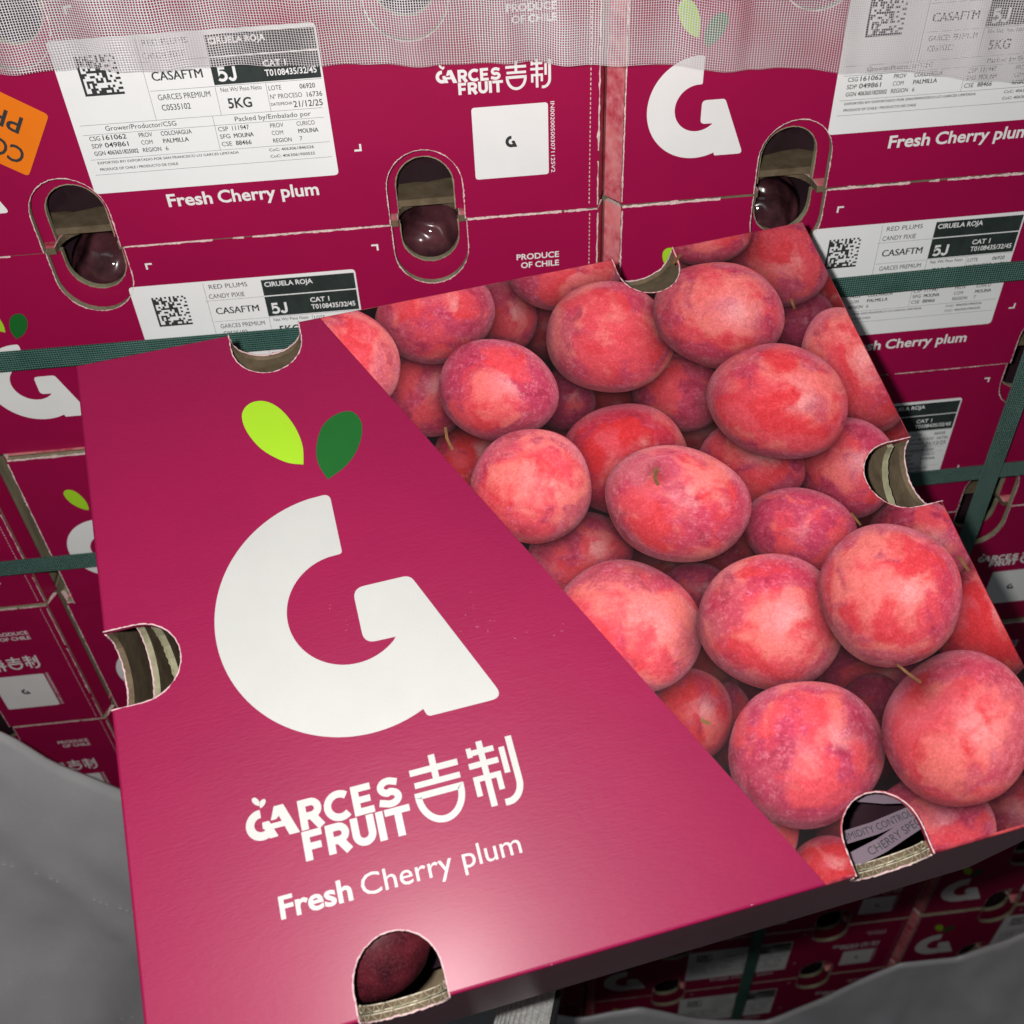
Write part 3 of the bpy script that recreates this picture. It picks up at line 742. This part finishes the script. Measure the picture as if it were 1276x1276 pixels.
L3 = lambda r, g, b_: np.array(lin(r, g, b_)[:3])
C_coral, C_peach, C_red, C_purple, C_deep, C_bloom = L3(226, 86, 92), L3(238, 134, 120), L3(216, 52, 54), L3(178, 62, 98), L3(146, 30, 56), L3(228, 158, 166)
STYLE = {'c': (.56, .32, .34, .44), 'b': (.40, .60, .30, .40), 'q': (.26, .26, .62, .46), 'p': (.24, .22, .60, .34), 'd': (.0, .1, .95, .35), 'r': (.16, .8, .24, .10), 'o': (.25, .95, .15, .08)}
DIMPLE = {50: (67.8, 33.0, 6.0), 53: (150.5, -98.5, 10.0)}
def plum_colour(k, Q):
    r, d = rnorm(k, Q); kind, br = PLUMS[k][6], PLUMS[k][7]
    fp, fr_, fpu, fbl = STYLE[kind]
    rr = np.clip(r, 0, 1); z = np.sqrt(np.clip(1-rr*rr, 0, 1)); s = rr/np.maximum(np.linalg.norm(d, axis=1), 1e-6)
    N = np.c_[d[:, 0]*s, d[:, 1]*s, z]
    sd = np.array([k*3.71, k*1.37+5, k*2.13+9])
    wp = np.c_[fbm(N*1.5+sd, 2), fbm(N*1.5+sd+31, 2), fbm(N*1.5+sd+57, 2)]
    Nw = N + .38*wp
    a = fbm(Nw*1.0+sd, 5, .50); b_ = fbm(Nw*1.25+sd+13, 5, .50); c_ = fbm(Nw*1.15+sd+29, 5, .52); e = fbm(N*8+sd+3, 4, .7); g_ = fbm(Nw*2.6+sd+71, 4, .55); fine = fbm(N*24+sd, 3, .8)
    col = np.repeat(C_coral[None], len(Q), 0)
    def mx(col, c2, w): w = np.clip(w, 0, 1)[:, None]; return col*(1-w)+c2*w
    cen = np.exp(-((N[:, 0]-.20)**2+(N[:, 1]-.12)**2)/.20)
    col = mx(col, C_red, sstep(-.14, .18, b_+.35*(fr_-.45)+.05*e)*(.32+.60*fr_))
    col = mx(col, C_peach, sstep(-.11, .19, a+.42*(fp-.5)+.14*cen+.06*e)*(.44+.75*fp))
    rim = sstep(.35, 1.0, rr)
    pur = sstep(-.10, .20, c_+.14*g_+.07*e+.52*(fpu-.52)+.30*(rim-.34))
    col = mx(col, C_purple, pur*(.34+.58*fpu))
    col = mx(col, C_deep, sstep(.10, .34, g_+.07*e)*pur*.40)
    col = mx(col, C_bloom, np.clip(sstep(.0, .5, e+.6*fine)*(fbl*.50+.06)*(.35+.65*pur)+(.34*sstep(.82, .985, rr)*sstep(-.25, .2, b_+.1)), 0, .7))
    col = mx(col, C_bloom*1.02, cen**2*sstep(-.2, .25, a)*.40)
    hl = np.exp(-((N[:, 0]-.30)**2+(N[:, 1]-.10)**2)/.045); col = mx(col, np.array(L3(250, 196, 180)), hl*sstep(-.1, .3, a+.3*e+.1)*.38)
    col = col*(1+.38*fine+.20*e)[:, None]
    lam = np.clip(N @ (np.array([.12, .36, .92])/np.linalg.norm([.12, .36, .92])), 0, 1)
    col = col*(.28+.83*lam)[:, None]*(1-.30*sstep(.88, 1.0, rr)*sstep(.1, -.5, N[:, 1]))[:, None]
    if k in DIMPLE:
        x, y, w_ = DIMPLE[k]; dd = np.hypot(Q[:, 0]-x, Q[:, 1]-y)
        col = col*(1-.50*np.exp(-(dd/w_)**2))[:, None]; col = mx(col, C_bloom*.8, .16*np.exp(-((dd-w_*1.6)/(w_*.8))**2))
    return np.clip(col*br**(1.15 if k < 16 else .72)*np.array([0.97, 0.80, 0.93]), .002, 1)
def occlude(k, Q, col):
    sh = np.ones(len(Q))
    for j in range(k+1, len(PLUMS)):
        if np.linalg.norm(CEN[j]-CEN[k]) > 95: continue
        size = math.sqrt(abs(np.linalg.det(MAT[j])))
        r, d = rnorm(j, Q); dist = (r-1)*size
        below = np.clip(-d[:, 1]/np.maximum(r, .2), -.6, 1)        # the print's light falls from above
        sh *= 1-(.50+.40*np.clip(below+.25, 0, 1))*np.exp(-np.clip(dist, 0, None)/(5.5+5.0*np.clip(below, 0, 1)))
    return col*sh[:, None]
# layer by overlap
layer = []
for k in range(len(PLUMS)):
    t_ = np.linspace(0, 2*np.pi, 40); B = CEN[k]+np.c_[np.cos(t_), np.sin(t_)] @ MAT[k].T
    l = 1
    for j in range(k):
        if rnorm(j, np.vstack([B, CEN[k][None]]))[0].min() < 1.08 or rnorm(k, CEN[j][None])[0][0] < 1.05: l = max(l, layer[j]+1)
    layer.append(l)
NOTCH = [('b',)+n_ for n_ in NB]+[('t',)+n_ for n_ in NT]+[('r',)+n_ for n_ in NR]
EDGE = .0012
def clip_to_print(Q):
    """Q in m: clamp to the printed area; returns Q and mask of points that were outside"""
    Q = Q.copy(); out = np.zeros(len(Q), bool)
    dl = Q[:, 0]+.452*Q[:, 1]-.0003; nrm = np.array([1, .452])/math.hypot(1, .452)
    w = dl < 0; out |= w; Q[w] -= (dl[w]/math.hypot(1, .452))[:, None]*nrm
    for ax, lim in ((0, hx-EDGE), (1, hy-EDGE)):
        w = Q[:, ax] > lim; out |= w; Q[w, ax] = lim
    w = Q[:, 1] < -hy+EDGE; out |= w; Q[w, 1] = -hy+EDGE
    for side, c_, hw, dp in NOTCH:
        hw_, dp_ = hw+.0004, dp+.0004; st = dp_-hw_
        u = (Q[:, 1] if side == 'r' else Q[:, 0])-c_
        v = {'b': Q[:, 1]+hy, 't': hy-Q[:, 1], 'r': hx-Q[:, 0]}[side]
        rad = np.hypot(u, v-st); A_ = (v > st) & (rad < hw_); B_ = (v <= st) & (np.abs(u) < hw_)
        u2 = np.where(A_, u/np.maximum(rad, 1e-6)*hw_, np.where(B_, np.sign(u+1e-9)*hw_, u)); v2 = np.where(A_, st+(v-st)/np.maximum(rad, 1e-6)*hw_, v)
        w = A_ | B_; out |= w
        if side == 'r': Q[w, 1] = u2[w]+c_; Q[w, 0] = hx-v2[w]
        elif side == 'b': Q[w, 0] = u2[w]+c_; Q[w, 1] = v2[w]-hy
        else: Q[w, 0] = u2[w]+c_; Q[w, 1] = hy-v2[w]
    return Q, out
def print_mesh(name, Q, F, colfun, z, parent):
    """flat piece of print: grid points Q (m), quads F, clipped to the printed area, coloured per vertex"""
    Qc, out = clip_to_print(Q)
    F = F[~out[F].all(1)]
    if len(F) == 0: return None
    used = np.unique(F); mp_ = -np.ones(len(Q), int); mp_[used] = np.arange(len(used)); F = mp_[F]; Qc = Qc[used]
    me = bpy.data.meshes.new(name); n = len(Qc)
    me.vertices.add(n); me.vertices.foreach_set('co', np.c_[Qc, np.full(n, z)].ravel())
    me.loops.add(F.size); me.loops.foreach_set('vertex_index', F.ravel())
    me.polygons.add(len(F)); me.polygons.foreach_set('loop_start', np.arange(0, F.size, 4)); me.polygons.foreach_set('loop_total', np.full(len(F), 4))
    me.update(calc_edges=True)
    ca = me.color_attributes.new('print', 'FLOAT_COLOR', 'POINT')
    ca.data.foreach_set('color', np.c_[colfun(Qc*1000), np.ones(n)].ravel())
    me.materials.append(M['photo'])
    o = bpy.data.objects.new(name, me); COL.objects.link(o); o.parent = parent
    return o
def grid_faces(nr, na):
    i, j = np.meshgrid(np.arange(nr-1), np.arange(na), indexing='ij'); j2 = (j+1) % na
    return np.stack([i*na+j, (i+1)*na+j, (i+1)*na+j2, i*na+j2], -1).reshape(-1, 4)
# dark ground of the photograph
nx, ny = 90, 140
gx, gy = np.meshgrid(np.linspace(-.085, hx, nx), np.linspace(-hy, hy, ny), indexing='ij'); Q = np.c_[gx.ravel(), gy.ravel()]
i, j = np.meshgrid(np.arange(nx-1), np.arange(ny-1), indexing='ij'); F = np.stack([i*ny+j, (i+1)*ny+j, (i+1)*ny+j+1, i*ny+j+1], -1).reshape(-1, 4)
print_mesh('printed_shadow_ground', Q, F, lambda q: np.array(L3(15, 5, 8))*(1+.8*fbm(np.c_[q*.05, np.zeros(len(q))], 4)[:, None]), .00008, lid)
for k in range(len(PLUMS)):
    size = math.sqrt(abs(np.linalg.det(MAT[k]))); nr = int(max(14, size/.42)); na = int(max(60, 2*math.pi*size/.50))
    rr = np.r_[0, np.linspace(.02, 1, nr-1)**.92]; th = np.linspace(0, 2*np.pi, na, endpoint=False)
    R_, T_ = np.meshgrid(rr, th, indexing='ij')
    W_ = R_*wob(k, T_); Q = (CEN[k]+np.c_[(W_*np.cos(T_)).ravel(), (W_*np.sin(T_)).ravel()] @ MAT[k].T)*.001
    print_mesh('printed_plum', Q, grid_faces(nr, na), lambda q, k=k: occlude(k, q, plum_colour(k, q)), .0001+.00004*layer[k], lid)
topz = .0001+.00004*(max(layer)+2)
for pts, w in ((((69.3, 36.7), (67.6, 33.5), (66.6, 30.5), (66.9, 27.0)), 2.2), (((143.1, -86.6), (146.0, -91.5), (149.9, -97.0)), 1.7), (((172.4, 116.8), (171.9, 109.9)), 1.8),
               (((194.0, -44.4), (195.4, -52.7)), 2.0), (((-26.0, 84.4), (-26.8, 78), (-25.6, 70.8)), 1.8), (((124.4, 159.5), (118.0, 154.3)), 2.2), (((152.9, -10.4), (154.9, -17.6)), 1.6), (((48.1, -87.7), (51.4, -90.8)), 2.2)):
    f = Flat(); f.ribbon(resample(pts, 1.2), w*.8); f.build('printed_stem', M['printed_stem'], lid, FT, topz)
# scuffs and paper flecks on the lacquer
f = Flat()
for cx, cy, n, sp in ((-35, -9, 4, 4), (-31, -22, 6, 5), (-1, -31, 4, 2), (-14, -27, 3, 3), (-98, 1, 3, 3), (-92, -6, 2, 3), (-140, 60, 2, 30)):
    for _ in range(n):
        x, y = random.gauss(cx, sp), random.gauss(cy, sp)
        if x+.452*y > -2: continue
        a = random.uniform(0, 3.1); l = abs(random.gauss(0, .35))+.1; w = random.uniform(.05, .16)
        c_, s_ = math.cos(a), math.sin(a); f.poly([(x-l*c_, y-l*s_), (x+w*s_, y-w*c_), (x+l*c_, y+l*s_), (x-w*s_, y+w*c_)], .02)
for _ in range(14):                                 # worn ink along the front fold
    x = random.uniform(-195, 195); y = -hy*1000+random.uniform(.2, 1.3); l = abs(random.gauss(0, .8))+.15
    f.poly([(x-l, y-.05), (x, y-.14), (x+l, y), (x, y+.1)], .02)
sf = f.build('scuff_flecks', M['scuff'], lid, FT, .00013); sf['kind'] = 'stuff'

# ---- walls of the carton
def lean(dyb):
    def w(V):
        V = V.copy(); V[:, 1] += dyb*np.clip((-.0036-V[:, 2])/LH, 0, 1); return V
    return w
zt, zb = -.0036, -LH
nb = lambda dd, dh=0: tuple((c_, hw+dh, dd) for c_, hw, _ in NB)
def wall(name, P, frame, mats, lean_=None, cut=(), cutmat='cut_liner', thick=.003):
    o = slab(name, P, frame, thick, mats, main, lean_)
    O, a, b_, n_ = frame
    for q in cut:
        R_ = resample([O+x*a+y*b_ for x, y in q], .0015); R_ = R_ + rng.normal(size=R_.shape)*.00012
        if lean_: R_ = lean_(R_)
        tube('cut_edge', R_, .00045, M[cutmat], o, .35)
    return o
def flutes(o, frame, q, thick, lean_=None):  # the board's dark kraft cut edge paints in shade between the flutes
    """corrugated medium showing on a cut edge"""
    O, a, b_, n_ = frame; R_ = resample([O+x*a+y*b_ for x, y in q], .0006); n = len(R_)
    zig = np.array([.5+.42*math.sin(i*.0006/.0058*2*math.pi+1.1*math.sin(i*.11)+.6*math.sin(i*.37)) for i in range(n)])
    T_ = np.gradient(R_, axis=0); T_ /= np.linalg.norm(T_, axis=1)[:, None]; up = np.cross(T_, n_)
    if up[n//2][2] < 0: up = -up
    R_ = R_-np.outer(zig, n_)*thick+up*.0003
    if lean_: R_ = lean_(R_)
    tube('flute', R_, .00028, M['flute'], o)
    for k in (.02, .98):
        B = resample([O+x*a+y*b_ for x, y in q], .002)-n_*thick*k
        if lean_: B = lean_(B)
        tube('liner_edge', B, .00032, M['liner_edge'], o, .3)
KM = [M['front'], M['kraft'], M['kraft_dark']]; KK = [M['kraft_dark'], M['kraft_dark'], M['kraft']]; KM = [M['front_gloss'], M['kraft_dark'], M['kraft_dark']]
P, cur = outline(-hx, hx, zb, zt, top=nb(.020))
ffr = (np.array([0, -hy, 0.]), ex, ez, -ey)
fp = wall('front_panel', P, ffr, KM, lean(-.0085), cur, thick=.0027)
for q in cur: flutes(fp, ffr, q, .0027, lean(-.0085))
P, cur = outline(-hx+.012, hx-.012, zb+.004, zt-.001, top=nb(.018, -.001))
ffr = (np.array([0, -hy+.0034, 0.]), ex, ez, -ey)
fp = wall('inner_panel', P, ffr, [M['kraft'], M['kraft_dark'], M['kraft_dark']], lean(-.0085), cur, 'kraft', thick=.0026)
for q in cur: flutes(fp, ffr, q, .0026, lean(-.0085))
P, cur = outline(-hx, hx, zb, zt, top=tuple((c_, hw, .0205) for c_, hw, _ in NT))
wall('back_panel', P, (np.array([0, hy, 0.]), ex, ez, ey), KM, None, cur)
P, cur = outline(-hy+.004, hy-.004, zb, zt, top=((.0, .0186, .026),))
wall('side_panel', P, (np.array([-hx, 0, 0.]), ey, ez, -ex), KM, None, cur)
P, cur = outline(-hy+.008, hy-.008, zb+.004, zt-.001, top=((.001, .0205, .0235),))
wall('inner_panel', P, (np.array([-hx+.0125, 0, 0.]), ey, ez, -ex), KK, None, cur)
P, cur = outline(-hy+.03, hy-.03, zb+.004, zt-.001, top=((-.016, .036, .045),))
wall('inner_panel', P, (np.array([-hx+.019, 0, 0.]), ey, ez, -ex), KK, None, cur, 'kraft')
P, cur = outline(-hy+.004, hy-.004, zb, zt, top=((.0035, .0186, .016),))
wall('side_panel', P, (np.array([hx, 0, 0.]), ey, ez, ex), KM, None, cur)
P, cur = outline(-hy+.008, hy-.008, zb+.004, zt-.001, top=((-.001, .022, .023),))
wall('inner_panel', P, (np.array([hx-.0085, 0, 0.]), ey, ez, ex), KK, None, cur, 'kraft')
P, _ = outline(-hx, hx, -hy, hy)
slab('floor_panel', P, (np.array([0, -.0, zb-.0002]), ex, ey, ez), .004, KK, main)

# ---- what lies inside: liner bag, its printed bands, plums at the openings
def in_main(v): return main.matrix_world @ Vector(v)
nx, ny = 70, 50; X = np.linspace(-.165, .182, nx); Y = np.linspace(-.150, .145, ny); V = []; F = []
for y in Y:
    w = fbm(np.c_[X*30, np.full(nx, y*30), np.full(nx, 7.7)], 3); e = np.minimum(1, np.minimum(np.abs(y-Y[0]), np.abs(Y[-1]-y))/.04)
    for x, q in zip(X, w):
        hole = math.exp(-(((x+.103)/.034)**2+((y+.140)/.030)**2))
        V.append(in_main((x, y, -.034+q*.014-(1-e)*.03-.05*hole)))
for j in range(ny-1):
    for i in range(nx-1): F.append((j*nx+i, j*nx+i+1, (j+1)*nx+i+1, (j+1)*nx+i))
bag = mesh_obj('liner_bag', V, F, M['film'], None, smooth=True)
tag(bag, 'dark plastic liner bag showing inside the front carton near its corner cut-out', 'plastic bag')
def band(name, pts, w, txt, cap, tx0, width, lift):
    """printed strip on the film, following pts (mm in the lid's plane, plus depth)"""
    R_ = resample(pts, 2.0); d = np.gradient(R_[:, :2], axis=0); d /= np.linalg.norm(d, axis=1)[:, None]; N = np.c_[-d[:, 1], d[:, 0]]
    V = []
    for p, n_ in zip(R_, N): V += [in_main(tuple(np.r_[p[:2]-n_*w/2, p[2]]*.001)), in_main(tuple(np.r_[p[:2]+n_*w/2, p[2]-1.2]*.001))]
    F = [(2*i, 2*i+2, 2*i+3, 2*i+1) for i in range(len(R_)-1)]
    o = mesh_obj(name, V, F, M['band'], bag)
    if txt:
        v, f = text_arrays(txt, .0); v = v.copy(); sx_ = width/(v[:, 0].max()-v[:, 0].min()); v[:, 0] = (v[:, 0]-v[:, 0].min())*sx_+tx0; v[:, 1] = (v[:, 1]-CAP0)*cap/CAPH-cap/2
        s = np.r_[0, np.cumsum(np.linalg.norm(np.diff(R_[:, :2], axis=0), axis=1))]
        W_ = []
        for x, y in v:
            p = np.array([np.interp(x, s, R_[:, k]) for k in range(3)]); n_ = np.array([np.interp(x, s, N[:, k]) for k in range(2)])
            W_.append(in_main(tuple(np.r_[p[:2]+n_*y, p[2]+lift-.6*(y/w+.5)*2]*.001)))
        mesh_obj('band_lettering', W_, f, M['black_ink'], o)
band('printed_band', ((88, -149.5, -21), (112, -149.0, -20), (140, -146.0, -21)), 5.6, 'HUMIDITY CONTROL F', 3.0, 6.3, 39.5, .35)
band('printed_band', ((92, -160.0, -22), (112, -156.5, -19), (142, -148.5, -20)), 6.4, 'CHERRY SPEC', 3.4, 13.4, 28.5, .35)
band('printed_band', ((102, -132.0, -19), (120, -138.5, -18), (140, -143.0, -19)), 4.2, None, 0, 0, 0, 0)

def plum_body(name, center, r, parent=None, seed=0, skin='plum'):
    bm = bmesh.new(); bmesh.ops.create_uvsphere(bm, u_segments=40, v_segments=24, radius=1.0)
    for v in bm.verts:
        p = v.co.copy(); a = math.atan2(p.y, p.x); rho = math.hypot(p.x, p.y)
        dim = .16*math.exp(-(rho/.28)**2)*(1 if p.z > 0 else .35)
        s = 1-.035*math.exp(-((a)/.25)**2)*rho
        v.co = Vector((p.x*s*r, p.y*s*r, p.z*r*.93*(1-dim)))
    me = bpy.data.meshes.new(name); bm.to_mesh(me); bm.free(); me.materials.append(M[skin]); me.polygons.foreach_set('use_smooth', [True]*len(me.polygons))
    o = bpy.data.objects.new(name, me); COL.objects.link(o); o.location = center; o.rotation_euler = (seed*1.3+.9, seed*.7+.3, seed*2.1)
    return o
tag(plum_body('plum', in_main((-.112, -.1295, -.0415)), .0295, seed=1), 'dark red plum seen through the cut-out at the front left of the lid', 'plum', 'plums inside the cartons')
tag(plum_body('plum', in_main((-.068, -.120, -.060)), .025, seed=2), 'shaded plum half hidden in the front left cut-out of the lid', 'plum', 'plums inside the cartons')
for (x, z, s, lb) in ((-.1060, .1085-PH, 3, 'glossy dark plum in the hand hole left of the central gap'), (-.302, .108-PH, 4, 'shaded dark plum in the hand hole at the left, under the label'), (.105, .108-PH, 5, 'dark plum in the hand hole right of the central gap')):
    tag(plum_body('plum', (x, .043, z), .0255, seed=s, skin='wrap'), lb, 'plum', 'plums inside the cartons')

# ------------------------------------------------------------------ orange sticker on the top left carton
st = Flat(); st.poly(round_poly([(0, 0), (78, 0), (78, 37.9), (0, 37.9)], 2.2, 4))
rot = math.radians(146); c_, s_ = math.cos(rot), math.sin(rot)
sex = np.array([c_, 0, s_]); sey = np.array([-s_, 0, c_])
S0 = np.array([-.2957, -.0036, .0773])
so = st.build('orange_sticker', M['orange'], None, (S0, sex, sey, -ey), 0.0)
tag(so, 'orange sticker stuck upside down on the upper left carton', 'sticker')
tx = Flat(); put_text(tx, 'CON', 5, 24.0, 9.2, 26.0, .014); put_text(tx, 'PR', 10.5, 8.0, 9.2, 16.0, .014)
tx.build('sticker_lettering', M['black_ink'], so, (S0, sex, sey, -ey), .0003)

# ------------------------------------------------------------------ straps
def strap(name, path, width, wdir, label, thick=.0008, group='green straps round the stack'):
    P = np.array(path, float); n = len(P); wdir = np.array(wdir, float)
    V = []; F = []; s = np.r_[0, np.cumsum(np.linalg.norm(np.diff(P, axis=0), axis=1))]
    for i in range(n):
        d = P[min(i+1, n-1)]-P[max(i-1, 0)]; d /= np.linalg.norm(d); w = wdir-d*(wdir@d); w /= np.linalg.norm(w); nn = np.cross(d, w)
        for a, b_ in ((-1, 1), (1, 1), (1, -1), (-1, -1)): V.append(P[i]+w*a*width/2+nn*b_*thick/2)
    for i in range(n-1):
        for k in range(4):
            l = (k+1) % 4; F.append((i*4+k, i*4+l, (i+1)*4+l, (i+1)*4+k))
    F.append((3, 2, 1, 0)); F.append(tuple(range(4*n-4, 4*n)))
    o = mesh_obj(name, V, F, M['strap'])
    uv = o.data.uv_layers.new(name='UVMap')
    for lp in o.data.loops:
        vi = lp.vertex_index; uv.data[lp.index].uv = (s[vi//4], (0 if vi % 4 in (0, 3) else width))
    return tag(o, label, 'strap', group)
def bow(z, x0, x1, n=40, amp=.0012, slope=0.0):
    return [(x, -.0095-amp*math.sin((x-x0)*9), z+.0012*math.sin(x*7)+slope*x) for x in np.linspace(x0, x1, n)]
strap('green_strap', bow(-.0640, -.85, .85), .0138, (0, 0, 1), 'green strap across the second row of cartons, crossing their labels')
strap('green_strap', bow(-.2345, -.85, .85, amp=.002), .0138, (0, 0, 1), 'green strap across the third row of cartons, behind the carton cut-out')
strap('green_strap', [(.289+.002*math.sin(z*6), -.0105-.003*math.sin(z*5)**2, z) for z in np.linspace(.3, -.86, 40)], 0.0145, (1, 0, 0), 'green strap running upright down the cartons at the right')
strap('green_strap', [(.2005+.003*math.sin(z*5), -.0125-.004*math.sin(z*4)**2, z) for z in np.linspace(-.50, -1.25, 30)], .0150, (1, 0, 0), 'green strap hanging upright below the front carton')

# ------------------------------------------------------------------ net hanging over the top row
edge = [(-.62, .112), (-.308, .1047), (-.2716, .1040), (-.18, .0992), (-.112, .0943), (-.0134, .0883), (.03, .0845), (.0547, .0800), (.10, .0775), (.2236, .0613), (.62, .03)]
def net_y(x, z):
    return -.020-.0012*math.sin(x*23+1)-.0016*math.sin(x*140+4*math.sin(x*17)+z*12)-.0010*math.sin(x*260+z*40)-.0012*math.sin(x*57+z*20)-.0045*math.exp(-((x-.052+.05*(z-.08))/.010)**2)+.004*math.exp(-((x-.066)/.006)**2)-.002*math.sin(z*30)*(.5+.5*math.sin(x*9))
nx, nz = 420, 30; V = []; F = []; UV = []
xs = np.linspace(-.62, .62, nx); ze = np.interp(xs, [e[0] for e in edge], [e[1] for e in edge]) + .0005*np.sin(xs*90)
for i, x in enumerate(xs):
    for j in range(nz):
        s = j/(nz-1); z = ze[i]+s*.22; V.append((x, net_y(x, z)-.002*s, z))
for i in range(nx-1):
    for j in range(nz-1): F.append((i*nz+j, (i+1)*nz+j, (i+1)*nz+j+1, i*nz+j+1))
net = mesh_obj('cover_net', V, F, M['net'], None, smooth=True)
VV = np.array(V).reshape(nx, nz, 3); ulen = np.r_[0, np.cumsum(np.linalg.norm(np.diff(VV[:, 0], axis=0), axis=1))]
uv = net.data.uv_layers.new(name='UVMap'); lv = np.zeros(len(net.data.loops), int); net.data.loops.foreach_get('vertex_index', lv)
uvs = np.c_[ulen[lv//nz], (lv % nz)/(nz-1)*.22]; uv.data.foreach_set('uv', uvs.ravel())
tag(net, 'white woven mesh net hanging over the top of the stack', 'net')

# ------------------------------------------------------------------ grey cover sheet bunched below
ridge = [(-1.1, -.12), (-.60, -.17), (-.52, -.19), (-.47, -.225), (-.418, -.270), (-.399, -.306), (-.362, -.3475), (-.30, -.43), (-.22, -.60), (-.12, -.80), (-.03, -.855), (.034, -.845), (.10, -.895), (.181, -.925), (.235, -.88), (.278, -.838), (.309, -.813), (.372, -.815), (.427, -.770), (.55, -.70), (1.1, -.60)]
nx, ny = 360, 110; xs = np.linspace(-1.1, 1.1, nx); rz = np.interp(xs, [p[0] for p in ridge], [p[1] for p in ridge])
kern = np.hanning(5); kern /= kern.sum(); rz = np.convolve(np.pad(rz, 2, mode='edge'), kern, 'valid')
V = []; F = []
for j in range(ny):
    s = j/(ny-1)
    for i, x in enumerate(xs):
        q = s-.16
        fold = .020*math.sin(x*14+s*5)+.012*math.sin(x*31-s*9+1.3)
        if q < 0: y = -.12+(-q/.16)*.085; z = rz[i]+(q/.16)*.42
        else: y = -.12-q*.27-fold*min(1, q*4); z = rz[i]-1.15*q+fold*.3*min(1, q*3)
        V.append((x, y, z))
for j in range(ny-1):
    for i in range(nx-1): F.append((j*nx+i, j*nx+i+1, (j+1)*nx+i+1, (j+1)*nx+i))
V = np.array(V); crease = fbm(V*np.array([9, 6, 5])+3.3, 4, .55); fadein = np.clip((np.arange(len(V))//nx/(ny-1)-.12)*5, 0, 1)
ridgef = (1-np.abs(fbm(V*np.array([7, 4, 4])+9.1, 3, .5))*3.2).clip(0, 1)**3
V[:, 1] -= (crease*.018+ridgef*.006)*fadein; V[:, 2] += crease*.010*fadein
sheet = mesh_obj('cover_sheet', V, F, M['sheet'], None, smooth=True)
uv = sheet.data.uv_layers.new(name='UVMap'); lv = np.zeros(len(sheet.data.loops), int); sheet.data.loops.foreach_get('vertex_index', lv)
uv.data.foreach_set('uv', np.c_[xs[lv % nx], (lv//nx)/(ny-1)*.7].ravel())
# bright stitch dashes on the sheet, painting in the sparkle of its weave
stz = Flat(); SV = V.reshape(ny, nx, 3); sv, sf_ = [], []
for row, a, b_ in ((34, .10, .75), (37, .16, .75), (30, -.62, -.30), (44, -.72, -.30), (47, -.72, -.30)):
    P = SV[row][(xs > a) & (xs < b_)]; R_ = resample(P, .0028)
    for i in range(0, len(R_)-1, 2):
        if random.random() < .45: continue
        p, q = R_[i], R_[i+1]; k = len(sv); up = np.array([0, -.0006, .0006]); off = np.array([0, -.0012, .0006])
        sv += [p+off-up*.5, q+off-up*.5, q+off+up*.5, p+off+up*.5]; sf_.append((k, k+1, k+2, k+3))
th = mesh_obj('sparkle_stitch', sv, sf_, M['white_ink'], sheet); th['kind'] = 'stuff'
tag(sheet, 'grey woven cover sheet bunched up below the front carton', 'sheet')

# ribbed webbing end under the front edge
web = empty('ribbed_webbing', Matrix.Translation((-.098, -.302, -.385)) @ Matrix.Rotation(math.radians(-20), 4, 'Y') @ Matrix.Rotation(math.radians(-38), 4, 'X'))
tag(web, 'pale ribbed webbing end poking out under the front carton', 'webbing')
nx = 90; V = []; F = []
for i in range(nx):
    x = -.020+.040*i/(nx-1); r = .0011*abs(math.sin(i/(nx-1)*math.pi*11))
    for y in (-.03, .03): V.append((x, y, r+.006*(1-(x/.02)**2)))
for i in range(nx-1): F.append((2*i, 2*i+2, 2*i+3, 2*i+1))
wo = mesh_obj('rib_band', V, F, M['webbing'], web); wo.modifiers.new('s', 'SOLIDIFY').thickness = .002
P, _ = outline(-.022, .022, -.032, .032); slab('backing', P, (np.array([0, 0, -.0025]), ex, ey, ez), .002, [M['webbing_dark']]*3, web)

# floor far below
fl = mesh_obj('floor', [(-40, -40, -1.62), (40, -40, -1.62), (40, 40, -1.62), (-40, 40, -1.62)], [(0, 1, 2, 3)], simple('floor_concrete', (.10, .098, .095, 1), .7, .3, 3, .25, .3, 40))
fl['kind'] = 'structure'
